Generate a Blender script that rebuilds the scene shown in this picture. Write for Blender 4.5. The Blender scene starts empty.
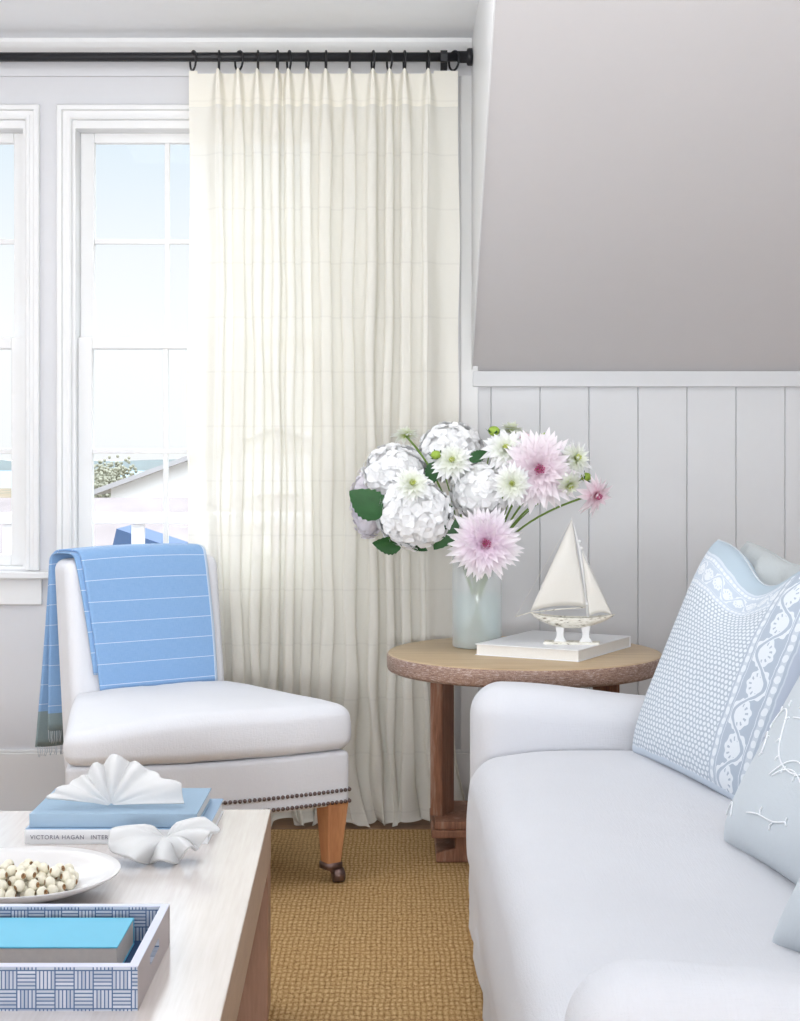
import bpy, bmesh, math, random
from mathutils import Vector, Matrix, Euler
R = math.radians
rnd = random.Random(7)
scene = bpy.context.scene
C = scene.collection

# ------------------------------------------------------------------ camera
FPX, CX, HY, EYE = 1590.0, 400.0, 455.0, 1.29
cam_d = bpy.data.cameras.new('camera')
cam = bpy.data.objects.new('camera', cam_d); C.objects.link(cam)
cam.location = (0, 0, EYE); cam.rotation_euler = (R(90), 0, 0)
cam_d.sensor_fit = 'HORIZONTAL'; cam_d.sensor_width = 36.0
cam_d.lens = 36.0 * FPX / 800.0
cam_d.shift_y = -(510.5 - HY) / 800.0
cam_d.clip_end = 3000
scene.camera = cam

def W(px, py, Y):                 # survey helper: a point of the room seen at that bearing, Y metres deep
    return Vector(((px - CX) * Y / FPX, Y, EYE - (py - HY) * Y / FPX))

# ------------------------------------------------------------------ node helpers
class G:
    def __init__(s, name):
        s.m = bpy.data.materials.new(name); s.m.use_nodes = True
        s.nt = s.m.node_tree; s.nt.nodes.clear()
        s.out = s.nt.nodes.new('ShaderNodeOutputMaterial')
    def n(s, t, **k):
        nd = s.nt.nodes.new('ShaderNode' + t)
        for a, b in k.items(): setattr(nd, a, b)
        return nd
    def put(s, sock, v):
        if isinstance(v, bpy.types.NodeSocket): s.nt.links.new(v, sock)
        elif isinstance(v, (tuple, list)):
            sock.default_value = tuple(v) + ((1.0,) if len(v) == 3 and sock.type == 'RGBA' else ())
        else: sock.default_value = v
    def math(s, op, a, b=None, c=None):
        nd = s.n('Math', operation=op)
        s.put(nd.inputs[0], a)
        if b is not None: s.put(nd.inputs[1], b)
        if c is not None: s.put(nd.inputs[2], c)
        return nd.outputs[0]
    def add(s, a, b): return s.math('ADD', a, b)
    def sub(s, a, b): return s.math('SUBTRACT', a, b)
    def mul(s, a, b): return s.math('MULTIPLY', a, b)
    def fr(s, a): return s.math('FRACT', a)
    def fl(s, a): return s.math('FLOOR', a)
    def ab(s, a): return s.math('ABSOLUTE', a)
    def lt(s, a, b): return s.math('LESS_THAN', a, b)
    def gt(s, a, b): return s.math('GREATER_THAN', a, b)
    def mx(s, a, b): return s.math('MAXIMUM', a, b)
    def mn(s, a, b): return s.math('MINIMUM', a, b)
    def par(s, a): return s.math('FLOORED_MODULO', a, 2.0)
    def mix(s, f, a, b):
        nd = s.n('Mix', data_type='RGBA')
        s.put(nd.inputs[0], f); s.put(nd.inputs[6], a); s.put(nd.inputs[7], b)
        return nd.outputs[2]
    def coord(s, kind='Object'): return s.n('TexCoord').outputs[kind]
    def xyz(s, v):
        nd = s.n('SeparateXYZ'); s.put(nd.inputs[0], v); return nd.outputs
    def scale(s, v, sc):
        nd = s.n('Mapping'); s.put(nd.inputs['Vector'], v); nd.inputs['Scale'].default_value = sc
        return nd.outputs[0]
    def noise(s, v, sc, det=3.0, rough=.55):
        nd = s.n('TexNoise'); s.put(nd.inputs['Vector'], v)
        nd.inputs['Scale'].default_value = sc; nd.inputs['Detail'].default_value = det
        nd.inputs['Roughness'].default_value = rough
        return nd.outputs['Fac']
    def ramp(s, f, stops):
        nd = s.n('ValToRGB'); s.put(nd.inputs[0], f)
        el = nd.color_ramp.elements
        while len(el) < len(stops): el.new(.5)
        for e, (p, c) in zip(el, stops): e.position = p; e.color = tuple(c) + (1,)
        return nd.outputs[0]
    def bump(s, h, st=.3, dist=.002):
        nd = s.n('Bump'); s.put(nd.inputs['Height'], h)
        nd.inputs['Strength'].default_value = st; nd.inputs['Distance'].default_value = dist
        return nd.outputs[0]
    def pbr(s, col, rough=.6, bump=None, spec=.4, metal=0., coat=0., sheen=0., coat_rough=.1):
        p = s.n('BsdfPrincipled')
        s.put(p.inputs['Base Color'], col); s.put(p.inputs['Roughness'], rough)
        p.inputs['Specular IOR Level'].default_value = spec
        p.inputs['Metallic'].default_value = metal
        p.inputs['Coat Weight'].default_value = coat; p.inputs['Coat Roughness'].default_value = coat_rough
        if sheen: p.inputs['Sheen Weight'].default_value = sheen
        if bump is not None: s.put(p.inputs['Normal'], bump)
        return p.outputs[0]
    def done(s, sh):
        s.nt.links.new(sh, s.out.inputs[0]); return s.m

def lin(r, g, b):                 # 0-255 display colour to linear
    f = lambda c: (c / 255 / 12.92) if c / 255 <= .04045 else ((c / 255 + .055) / 1.055) ** 2.4
    return (f(r), f(g), f(b))

def plain(name, col, rough=.6, var=.04, sc=20., bmp=.0, spec=.4, metal=0., coat=0.):
    g = G(name); v = g.coord()
    n = g.noise(v, sc)
    c = g.mix(n, tuple(x * (1 - var) for x in col), tuple(min(1, x * (1 + var)) for x in col))
    b = g.bump(g.noise(v, sc * 4), bmp) if bmp else None
    return g.done(g.pbr(c, rough, b, spec, metal, coat))

def fabric(name, col, pitch=.0016, var=.05, st=.25, sheen=.15):
    g = G(name); v = g.coord(); x, y, z = g.xyz(v)
    big = g.noise(v, 5.0, 2); 
    slub = g.noise(g.scale(v, (30, 400, 400)), 1.0, 2); slub2 = g.noise(g.scale(v, (400, 30, 60)), 1.0, 2)
    h = g.add(slub, slub2)
    f = g.add(g.mul(big, .5), g.mul(h, .25))
    c = g.mix(f, tuple(k * (1 - var * 1.6) for k in col), tuple(min(1, k * (1 + var)) for k in col))
    return g.done(g.pbr(c, .9, g.bump(g.add(h, g.mul(big, 3.0)), st, .003), .15, sheen=sheen))

def wood(name, c1, c2, sc=(2, 30, 30), rough=.45, coat=0., bmp=.1, c3=None):
    g = G(name); v = g.coord()
    a = g.noise(g.scale(v, sc), 1.0, 4, .6); b = g.noise(g.scale(v, tuple(k * 6 for k in sc)), 1.0, 3)
    f = g.add(g.mul(a, .65), g.mul(b, .35))
    st = [(.32, c1), (.68, c2)]
    if c3: st = [(.30, c1), (.52, c2), (.66, c3)]
    return g.done(g.pbr(g.ramp(f, st), rough, g.bump(f, bmp, .002), .45, coat=coat))

# ------------------------------------------------------------------ materials
M = {}
M['trim'] = plain('white_trim_paint', (.80, .80, .80), .45, .01)
M['wall'] = plain('white_wall_paint', (.67, .67, .69), .65, .015)
M['panelpaint'] = plain('white_panel_paint', (.665, .672, .685), .5, .012)
M['slope'] = plain('grey_slope_paint', (.67, .645, .645), .8, .012)
M['ceil'] = plain('ceiling_paint', (.90, .91, .93), .8, .01)
M['black'] = plain('black_iron', (.012, .012, .015), .45, .1, 40, 0, .4)
M['linen'] = fabric('white_linen_chair', (.78, .785, .82))
M['sofa'] = fabric('white_cotton_slipcover', (.68, .685, .72))
M['honey'] = wood('honey_wood', lin(180, 120, 82), lin(212, 156, 110), (30, 30, 3), .4, .2)
M['rustwood'] = wood('weathered_brown_wood', lin(96, 60, 44), lin(140, 96, 72), (28, 28, 3), .6, 0, .4, lin(165, 135, 118))
M['nail'] = plain('antique_nail', lin(110, 95, 92), .3, .2, 300, 0, .5, .85)
M['caster'] = plain('caster_bronze', lin(120, 98, 92), .35, .2, 120, 0, .5, .7)
M['bowl'] = plain('white_glaze', (.80, .775, .765), .22, .01, 10, 0, .5)
M['bead'] = plain('cream_bead', lin(240, 234, 214), .5, .04, 60, .05)
M['beadhole'] = plain('brown_bead_core', lin(158, 122, 84), .7, .1)
M['plaster'] = plain('white_shell', (.68, .68, .68), .6, .03, 30, .12)
M['paper'] = plain('page_edges', (.78, .76, .72), .8, .05, 200)
M['white_cover'] = plain('white_book_cover', (.83, .84, .86), .4, .01)
M['blue_cloth'] = fabric('blue_book_cloth', lin(160, 183, 203), var=.03, st=.1, sheen=0)
M['blue_jacket'] = plain('blue_jacket', lin(140, 170, 200), .4, .03)
M['inkgrey'] = plain('grey_ink', lin(120, 120, 135), .6, .02)
M['turq'] = plain('turquoise_cover', lin(100, 188, 218), .45, .04, 12)
M['tanpages'] = plain('tan_page_edges', lin(222, 210, 198), .8, .08, 90)
M['traybeige'] = plain('tray_end_lacquer', lin(170, 158, 156), .4, .05, 15)
M['trayrim'] = plain('tray_rim_white', lin(214, 216, 232), .35, .03, 60)
M['traywell'] = plain('tray_floor', lin(40, 70, 110), .6, .1)
M['sail'] = fabric('cream_sail', (.78, .76, .71), var=.04, st=.1)
M['grey_cushion'] = fabric('grey_blue_velvet', lin(184, 189, 190), var=.08, st=.3)
M['ice_cushion'] = fabric('ice_blue_cotton', lin(198, 205, 211), var=.05, st=.15)
M['thread'] = plain('white_thread', (.88, .9, .93), .8, .02)
M['sisalfringe'] = plain('fringe_yarn', lin(190, 198, 205), .9, .1)
M['leafdark'] = plain('dark_leaf', lin(40, 84, 42), .5, .35, 30, .2)
M['stemgreen'] = plain('green_stem', lin(110, 140, 60), .5, .2, 40)
M['budgreen'] = plain('green_bud', lin(150, 178, 70), .5, .2, 60)

g = G('weathered_hull'); v = g.coord()
n = g.noise(g.scale(v, (1, 1, 3)), 60, 5)
M['hull'] = g.done(g.pbr(g.ramp(n, [(.33, lin(130, 120, 104)), (.43, lin(222, 218, 206)), (.7, lin(240, 238, 230))]), .7, g.bump(n, .3)))

g = G('washed_oak_top'); v = g.coord()
a = g.noise(g.scale(v, (14, 1.6, 14)), 1.0, 4, .6); b = g.noise(g.scale(v, (160, 6, 160)), 1.0, 3)
f = g.add(g.mul(a, .6), g.mul(b, .4))
M['oaktop'] = g.done(g.pbr(g.ramp(f, [(.3, lin(208, 196, 188)), (.7, lin(228, 220, 216))]), .2, g.bump(f, .02, .001), .6, coat=.8, coat_rough=.13))
M['oakside'] = wood('oak_side', lin(168, 138, 112), lin(190, 162, 136), (14, 2, 14), .5)
M['oakleg'] = wood('oak_leg', lin(144, 106, 84), lin(172, 134, 112), (30, 30, 3), .5)

g = G('round_top_wood'); v = g.coord(); x, y, z = g.xyz(v)
a = g.noise(g.scale(v, (3, 40, 40)), 1.0, 4); sp = g.noise(v, 330, 2)
top = g.ramp(g.add(g.mul(a, .8), g.mul(sp, .2)), [(.3, lin(176, 150, 116)), (.7, lin(206, 182, 146))])
edge = g.ramp(g.add(g.mul(g.noise(g.scale(v, (60, 60, 300)), 1.0, 3), .6), g.mul(sp, .4)), [(.36, lin(120, 92, 80)), (.52, lin(160, 130, 114)), (.68, lin(206, 190, 182))])
nrm = g.n('NewGeometry').outputs['Normal']; nz = g.xyz(nrm)[2]
M['roundtop'] = g.done(g.pbr(g.mix(g.gt(nz, .7), edge, top), .4, g.bump(sp, .12), .45))

g = G('sisal_rug'); v = g.coord(); x, y, z = g.xyz(v)
wob = g.noise(v, 9, 2)
u = g.add(g.mul(x, 74.), g.mul(wob, 1.2)); w = g.add(g.mul(y, 34.), g.mul(g.noise(g.scale(v, (1, .5, 1)), 34, 3), 1.5))
ku = g.add(g.mul(g.math('COSINE', g.mul(u, 2 * math.pi)), -.5), .5); kw = g.add(g.mul(g.math('COSINE', g.mul(w, 2 * math.pi)), -.5), .5)
fine = g.noise(g.scale(v, (360, 120, 300)), 1., 4, .7); mid = g.noise(g.scale(v, (1.3, .6, 1)), 75, 4, .75); big = g.noise(v, 2.3, 3)
knot = g.mul(g.math('POWER', ku, .6), g.math('POWER', kw, .45))
hh = g.add(g.add(g.mul(knot, .17), g.mul(fine, .55)), g.mul(mid, .42))
c = g.ramp(hh, [(.36, lin(84, 58, 32)), (.48, lin(158, 124, 80)), (.62, lin(200, 168, 120)), (.82, lin(232, 208, 166))])
c = g.mix(g.mul(big, .22), c, lin(176, 124, 66))
M['rug'] = g.done(g.pbr(c, .95, g.bump(hh, .8, .004), .1))

g = G('floor_boards'); v = g.coord(); x, y, z = g.xyz(v)
pl = g.fl(g.mul(y, 9.)); sh = g.n('TexWhiteNoise', noise_dimensions='1D'); g.put(sh.inputs['W'], pl)
gr = g.noise(g.scale(v, (3, 60, 1)), 1., 4)
gap = g.mx(g.lt(g.fr(g.mul(y, 9.)), .035), g.lt(g.fr(g.add(g.mul(x, .8), sh.outputs[0])), .006))
c = g.mix(g.add(g.mul(gr, .6), g.mul(sh.outputs[0], .4)), lin(112, 78, 52), lin(168, 128, 92))
M['floor'] = g.done(g.pbr(g.mix(gap, c, lin(60, 40, 28)), .35, None, .45))

# curtain: thin linen, lets the window light through
g = G('sheer_cream_linen'); v = g.coord(); x, y, z = g.xyz(v)
sl = g.noise(g.scale(v, (60, 60, 500)), 1., 2)
cre = g.lt(g.ab(g.sub(g.fr(g.add(g.mul(z, 5.22), .24)), .5)), .016)
hem = g.gt(z, 2.52)
col = g.mix(sl, (.96, .93, .845), (.985, .965, .895))
col = g.mix(g.mul(cre, .16), col, (.62, .6, .56))
lw = g.n('LayerWeight'); lw.inputs[0].default_value = .5; face = lw.outputs['Facing']
edge = g.math('POWER', face, 1.3)
d = g.n('BsdfDiffuse'); g.put(d.inputs[0], col)
tcol = g.mix(hem, g.mix(g.mul(cre, .18), (.74, .72, .65), (.60, .58, .52)), (.90, .82, .64))
t = g.n('BsdfTranslucent'); g.put(t.inputs[0], g.mix(edge, tcol, (.60, .57, .46)))
m1 = g.n('MixShader'); m1.inputs[0].default_value = .28
g.nt.links.new(d.outputs[0], m1.inputs[1]); g.nt.links.new(t.outputs[0], m1.inputs[2])
tr = g.n('BsdfTransparent'); m2 = g.n('MixShader')
g.put(m2.inputs[0], g.mul(g.math('POWER', g.sub(1., face), 1.5), g.sub(.17, g.mul(hem, .14))))
g.nt.links.new(m1.outputs[0], m2.inputs[1]); g.nt.links.new(tr.outputs[0], m2.inputs[2])
M['curtain'] = g.done(m2.outputs[0])

def pane_mat(name, tint, op):
    g = G(name)
    tr = g.n('BsdfTransparent'); tr.inputs[0].default_value = tint + (1,)
    gl = g.n('BsdfGlossy'); gl.inputs['Roughness'].default_value = .02
    mx = g.n('MixShader'); mx.inputs[0].default_value = op
    g.nt.links.new(tr.outputs[0], mx.inputs[1]); g.nt.links.new(gl.outputs[0], mx.inputs[2])
    return g.done(mx.outputs[0])
M['glass'] = pane_mat('window_glass', (.98, .995, 1.), .003)

def frosted(name, tint, dif, op, rough=.15):
    g = G(name)
    tr = g.n('BsdfTransparent'); tr.inputs[0].default_value = tint + (1,)
    df = g.n('BsdfDiffuse'); df.inputs[0].default_value = dif + (1,)
    tl = g.n('BsdfTranslucent'); tl.inputs[0].default_value = dif + (1,)
    gl = g.n('BsdfGlossy'); gl.inputs['Roughness'].default_value = rough
    a = g.n('MixShader'); a.inputs[0].default_value = .12
    b = g.n('MixShader'); b.inputs[0].default_value = op
    fz = g.n('LayerWeight'); fz.inputs[0].default_value = .5
    c = g.n('MixShader'); g.put(c.inputs[0], g.add(.02, g.mul(g.math('POWER', fz.outputs['Facing'], 5.), .22)))
    L = g.nt.links.new
    L(df.outputs[0], a.inputs[1]); L(tl.outputs[0], a.inputs[2])
    L(tr.outputs[0], b.inputs[1]); L(a.outputs[0], b.inputs[2])
    L(b.outputs[0], c.inputs[1]); L(gl.outputs[0], c.inputs[2])
    return g.done(c.outputs[0])
M['vase'] = frosted('frosted_vase_glass', (.985, .998, 1.), (.97, .99, 1.), .40)
M['water'] = frosted('vase_water', (.88, .96, .95), (.74, .90, .89), .24, .05)

# woven throw: uv in metres (u across, v along)
g = G('blue_throw_cloth'); x, y, z = g.xyz(g.coord('UV'))
line = g.lt(g.ab(g.sub(g.fr(g.mul(y, 1 / .0655)), .5)), .014)
line = g.mul(line, g.gt(g.noise(g.scale(g.coord('UV'), (60, 3, 1)), 1., 1), .24))
th = g.noise(g.scale(g.coord('UV'), (700, 60, 1)), 1., 2); th2 = g.noise(g.scale(g.coord('UV'), (40, 800, 1)), 1., 2)
f = g.add(g.mul(th, .5), g.mul(th2, .5))
blue = g.mix(f, lin(110, 154, 204), lin(158, 190, 226))
c = g.mix(g.mul(line, .75), blue, lin(228, 236, 246))
grey = g.mix(f, lin(118, 138, 145), lin(152, 168, 170))
c = g.mix(g.gt(x, .440), c, lin(205, 222, 242))
c = g.mix(g.gt(y, 1.105), c, grey)
M['throw'] = g.done(g.pbr(c, .9, g.bump(f, .25, .002), .1, sheen=.2))

# block printed cushion, uv 0..1
g = G('block_print_cotton'); uv = g.coord('UV'); u, v_, z = g.xyz(uv)
u0 = u; u = g.add(u, g.mul(g.sub(g.noise(uv, 14, 2), .5), .018)); v_ = g.add(v_, g.mul(g.sub(g.noise(g.scale(uv, (1, -1, 1)), 13, 2), .5), .018))
row = g.fl(g.mul(v_, 50.))
dx = g.sub(g.fr(g.add(g.mul(u, 38.), g.mul(g.par(row), .5))), .5); dy = g.sub(g.fr(g.mul(v_, 50.)), .5)
dist = g.math('SQRT', g.add(g.mul(g.mul(dx, dx), 1.2), g.mul(dy, dy)))
dot = g.lt(dist, .40)
BL = g.mix(g.noise(uv, 40, 2), lin(168, 180, 194), lin(186, 196, 207)); WH = lin(226, 231, 237)
field = g.mix(dot, BL, WH)
def band(a, b):                    # a: -1..1 across the band, b: running repeats
    aa = g.ab(a)
    ln = g.mx(g.lt(g.ab(g.sub(aa, .95)), .045), g.mx(g.lt(g.ab(g.sub(aa, .66)), .04), g.lt(g.ab(g.sub(aa, .58)), .018)))
    bd = g.sub(g.fr(g.mul(b, 3.)), .5); ba = g.mul(g.sub(aa, .80), 3.4)
    beads = g.mul(g.gt(g.add(g.mul(bd, bd), g.mul(ba, ba)), .13), g.gt(aa, .68))
    alt = g.sub(g.mul(g.par(g.fl(b)), .28), .14)
    fb = g.sub(g.fr(b), .5); fa = g.mul(g.sub(a, alt), .95)
    rad = g.math('SQRT', g.add(g.mul(fb, fb), g.mul(fa, fa)))
    ang = g.math('ARCTAN2', fa, fb)
    dash = g.mul(g.gt(g.math('SINE', g.mul(ang, 11.)), .45), g.mul(g.gt(rad, .24), g.lt(rad, .36)))
    blob = g.lt(g.add(rad, g.mul(g.math('SINE', g.mul(ang, 9.)), .03)), .47)
    inner = g.mx(g.sub(1., blob), dash)
    vine = g.lt(g.ab(g.sub(a, g.mul(g.math('SINE', g.mul(b, math.pi)), -.46))), .075)
    vine2 = g.lt(g.ab(g.sub(a, g.mul(g.math('SINE', g.mul(b, math.pi)), -.46))), .14)
    lit = g.mx(g.sub(1., inner), g.mul(vine2, g.sub(1., vine)))
    inner = g.mul(g.sub(1., g.mul(lit, g.sub(1., vine))), g.lt(aa, .57))
    return g.mn(1., g.add(ln, g.add(g.mul(beads, .55), inner)))
bandu = band(g.mul(g.sub(u, .835), 1 / .115), g.mul(v_, 8.))
bandv = band(g.mul(g.sub(v_, .85), 1 / .075), g.mul(u, 12.))
LB = g.mix(bandu, WH, lin(176, 187, 201)); LV = g.mix(bandv, WH, lin(194, 205, 218))
c = g.mix(g.gt(v_, .775), field, LV)
c = g.mix(g.mul(g.gt(u, .72), g.lt(v_, .935)), c, LB)
c = g.mix(g.lt(v_, .03), c, lin(206, 216, 228))
c = g.mix(g.gt(v_, .935), c, lin(178, 194, 206))
c = g.mix(g.gt(u, .955), c, lin(180, 189, 205))
M['print'] = g.done(g.pbr(c, .9, g.bump(g.noise(uv, 300, 2), .15, .002), .1, sheen=.1))

def inlay(name, ax):
    g = G(name); v = g.coord(); o = g.xyz(v); b = .0283
    X = g.mul(g.add(o[ax], 1.0), 1 / b); Z = g.mul(g.sub(o[2], .0035), 1 / b)
    p = g.par(g.add(g.fl(X), g.fl(Z)))
    t = g.add(g.mul(p, X), g.mul(g.sub(1., p), Z))
    wn = g.n('TexWhiteNoise', noise_dimensions='2D')
    cv = g.n('CombineXYZ'); g.put(cv.inputs[0], g.add(g.fl(g.mul(t, 5.)), g.mul(g.fl(X), 17.))); g.put(cv.inputs[1], g.fl(Z))
    g.put(wn.inputs['Vector'], cv.outputs[0])
    s = g.ab(g.sub(g.fr(g.mul(t, 5.)), .5))
    line = g.gt(s, .34)
    gx = g.gt(g.ab(g.sub(g.fr(X), .5)), .465); gz = g.gt(g.ab(g.sub(g.fr(Z), .5)), .465)
    line = g.mx(line, g.mx(gx, gz))
    c = g.mix(wn.outputs[0], lin(164, 170, 182), lin(208, 210, 216))
    c = g.mix(g.mul(g.noise(v, 120, 2), .6), c, lin(160, 176, 200))
    return g.done(g.pbr(g.mix(line, c, lin(66, 92, 130)), .3, None, .5))
M['inlay_x'] = inlay('bone_inlay_long', 0); M['inlay_y'] = inlay('bone_inlay_short', 1)

def petal_mat(name, inner, midc, outer, r0, r1, trans=.3):
    g = G(name); v = g.coord(); ln = g.n('VectorMath', operation='LENGTH'); g.put(ln.inputs[0], v)
    f = g.math('DIVIDE', ln.outputs['Value'], r1)
    f = g.add(f, g.mul(g.sub(g.noise(v, 90, 2), .5), .15))
    c = g.ramp(f, [(r0 * .6, inner), (r0 + .22, midc), (.95, outer)])
    d = g.n('BsdfDiffuse'); g.put(d.inputs[0], c); t = g.n('BsdfTranslucent'); g.put(t.inputs[0], c)
    m = g.n('MixShader'); m.inputs[0].default_value = trans
    g.nt.links.new(d.outputs[0], m.inputs[1]); g.nt.links.new(t.outputs[0], m.inputs[2])
    return g.done(m.outputs[0])
M['hyd'] = petal_mat('hydrangea_white', (.75, .78, .68), (.91, .92, .89), (.95, .95, .955), .40, .10, .12)
M['hydlilac'] = petal_mat('hydrangea_lilac', (.6, .55, .6), (.80, .76, .82), (.86, .83, .88), .45, .11, .2)
M['dwhite'] = petal_mat('dahlia_white', lin(206, 218, 130), lin(238, 242, 226), (.92, .92, .93), .16, .06, .25)
M['dpink'] = petal_mat('dahlia_pink', lin(186, 66, 134), lin(245, 224, 240), lin(251, 247, 250), .12, .11, .3)
M['dblush'] = petal_mat('dahlia_blush', lin(206, 84, 140), lin(244, 226, 235), lin(250, 245, 248), .08, .12, .3)
M['dblush2'] = petal_mat('dahlia_blush_small', lin(232, 170, 186), lin(242, 218, 228), lin(248, 238, 243), .2, .055, .3)
M['dcore'] = plain('dahlia_core', lin(200, 96, 140), .6, .3, 200)
M['dcorey'] = plain('dahlia_core_green', lin(200, 210, 110), .6, .3, 200)

# ------------------------------------------------------------------ mesh helpers
def link_mesh(name, bm, mat, parent=None, smooth=True, loc=(0, 0, 0)):
    bmesh.ops.recalc_face_normals(bm, faces=bm.faces)
    me = bpy.data.meshes.new(name); bm.to_mesh(me); bm.free()
    for m in (mat if isinstance(mat, (list, tuple)) else [mat]): me.materials.append(m)
    if smooth:
        for p in me.polygons: p.use_smooth = True
    o = bpy.data.objects.new(name, me); C.objects.link(o); o.location = loc
    if parent: o.parent = parent
    return o
def tag(o, label=None, cat=None, group=None, kind=None):
    if label: o['label'] = label
    if cat: o['category'] = cat
    if group: o['group'] = group
    if kind: o['kind'] = kind
    return o
def thing(name, label, cat, loc=(0, 0, 0), rz=0, group=None):
    o = bpy.data.objects.new(name, None); C.objects.link(o)
    o.location = loc; o.rotation_euler = (0, 0, rz); o.empty_display_size = .05
    return tag(o, label, cat, group)
def mod_bevel(o, w=.004, s=2):
    m = o.modifiers.new('bevel', 'BEVEL'); m.width = w; m.segments = s; m.limit_method = 'ANGLE'; m.angle_limit = R(40)
    m.harden_normals = False
    return o
def mod_sub(o, l=1):
    m = o.modifiers.new('sub', 'SUBSURF'); m.levels = l; m.render_levels = l; return o
def mod_solid(o, t, off=0.):
    m = o.modifiers.new('solid', 'SOLIDIFY'); m.thickness = t; m.offset = off; return o
def flat(o):
    for p in o.data.polygons: p.use_smooth = False
    return o

def box(bm, x0, x1, y0, y1, z0, z1):
    vs = [bm.verts.new((x, y, z)) for z in (z0, z1) for y in (y0, y1) for x in (x0, x1)]
    for f in ((0, 2, 3, 1), (4, 5, 7, 6), (0, 1, 5, 4), (2, 6, 7, 3), (0, 4, 6, 2), (1, 3, 7, 5)):
        bm.faces.new([vs[i] for i in f])
    return vs
def prism(bm, poly, a0, a1, axis=1):
    """extrude 2-D polygon (the two remaining axes, in order) along axis"""
    def P(p, a):
        q = list(p); q.insert(axis, a); return q
    A = [bm.verts.new(P(p, a0)) for p in poly]; B = [bm.verts.new(P(p, a1)) for p in poly]
    bm.faces.new(A); bm.faces.new(B[::-1])
    n = len(poly)
    for i in range(n): bm.faces.new((A[i], B[i], B[(i + 1) % n], A[(i + 1) % n]))
def tube(bm, pts, r, seg=8, cap=True):
    pts = [Vector(p) for p in pts]; rings = []
    rs = r if isinstance(r, (list, tuple)) else [r] * len(pts)
    up = Vector((0, 0, 1)); prev = None
    for i, p in enumerate(pts):
        d = (pts[min(i + 1, len(pts) - 1)] - pts[max(i - 1, 0)]).normalized()
        if prev is None:
            a = d.cross(up)
            if a.length < .05: a = d.cross(Vector((1, 0, 0)))
            a.normalize()
        else:
            a = prev - d * prev.dot(d); a.normalize()
        prev = a; b = d.cross(a)
        rings.append([bm.verts.new(p + (a * math.cos(t) + b * math.sin(t)) * rs[i]) for t in [2 * math.pi * k / seg for k in range(seg)]])
    for A, B in zip(rings, rings[1:]):
        for k in range(seg): bm.faces.new((A[k], A[(k + 1) % seg], B[(k + 1) % seg], B[k]))
    if cap: bm.faces.new(rings[0][::-1]); bm.faces.new(rings[-1])
def lathe(bm, prof, seg=48, c=(0, 0)):
    rings = []
    for r, z in prof:
        if r < 1e-6: rings.append([bm.verts.new((c[0], c[1], z))])
        else: rings.append([bm.verts.new((c[0] + r * math.cos(2 * math.pi * k / seg), c[1] + r * math.sin(2 * math.pi * k / seg), z)) for k in range(seg)])
    for A, B in zip(rings, rings[1:]):
        for k in range(seg):
            k2 = (k + 1) % seg
            if len(A) == 1 and len(B) == 1: continue
            if len(A) == 1: bm.faces.new((A[0], B[k2], B[k]))
            elif len(B) == 1: bm.faces.new((A[k], A[k2], B[0]))
            else: bm.faces.new((A[k], A[k2], B[k2], B[k]))
def ball(bm, c, r, u=12, v=8, sc=(1, 1, 1)):
    c = Vector(c); rows = []
    for j in range(v + 1):
        t = math.pi * j / v
        if j in (0, v): rows.append([bm.verts.new(c + Vector((0, 0, r * sc[2] * math.cos(t))))])
        else: rows.append([bm.verts.new(c + Vector((r * sc[0] * math.sin(t) * math.cos(2 * math.pi * k / u), r * sc[1] * math.sin(t) * math.sin(2 * math.pi * k / u), r * sc[2] * math.cos(t)))) for k in range(u)])
    for A, B in zip(rows, rows[1:]):
        for k in range(u):
            k2 = (k + 1) % u
            if len(A) == 1: bm.faces.new((A[0], B[k], B[k2]))
            elif len(B) == 1: bm.faces.new((A[k], B[0], A[k2]))
            else: bm.faces.new((A[k], B[k], B[k2], A[k2]))
def rbox(bm, lo, hi, r, n=8, m=4, f=None):
    pos = []
    for a in range(3):
        L, H = lo[a], hi[a]; rr = min(r, (H - L) / 2 * .999)
        p = [L + rr * i / m for i in range(m)] + [L + rr + (H - L - 2 * rr) * i / n for i in range(n + 1)] + [H - rr + rr * i / m for i in range(1, m + 1)]
        pos.append(p)
    N = [len(p) for p in pos]; cache = {}
    def V(i, j, k):
        key = (i, j, k)
        if key not in cache:
            p = Vector((pos[0][i], pos[1][j], pos[2][k])); c = Vector()
            for a in range(3):
                rr = min(r, (hi[a] - lo[a]) / 2 * .999); c[a] = min(max(p[a], lo[a] + rr), hi[a] - rr)
            d = p - c
            if d.length > 1e-9: p = c + d.normalized() * max(abs(d.x), abs(d.y), abs(d.z))
            if f: p = Vector(f(p.x, p.y, p.z))
            cache[key] = bm.verts.new(p)
        return cache[key]
    for a in range(3):
        b, c = (a + 1) % 3, (a + 2) % 3
        for side in (0, N[a] - 1):
            for i in range(N[b] - 1):
                for j in range(N[c] - 1):
                    q = []
                    for di, dj in ((0, 0), (1, 0), (1, 1), (0, 1)):
                        t = [0, 0, 0]; t[a] = side; t[b] = i + di; t[c] = j + dj; q.append(V(*t))
                    bm.faces.new(q)
def grid(bm, nu, nv, f, uv=None):
    vs = [[bm.verts.new(f(i / nu, j / nv)) for j in range(nv + 1)] for i in range(nu + 1)]
    lay = bm.loops.layers.uv.verify() if uv else None
    for i in range(nu):
        for j in range(nv):
            fc = bm.faces.new((vs[i][j], vs[i + 1][j], vs[i + 1][j + 1], vs[i][j + 1]))
            if uv:
                for lp, (a, b) in zip(fc.loops, ((i, j), (i + 1, j), (i + 1, j + 1), (i, j + 1))):
                    lp[lay].uv = uv(a / nu, b / nv)
    return vs
def smooth01(t):
    t = min(1, max(0, t)); return t * t * (3 - 2 * t)
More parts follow.
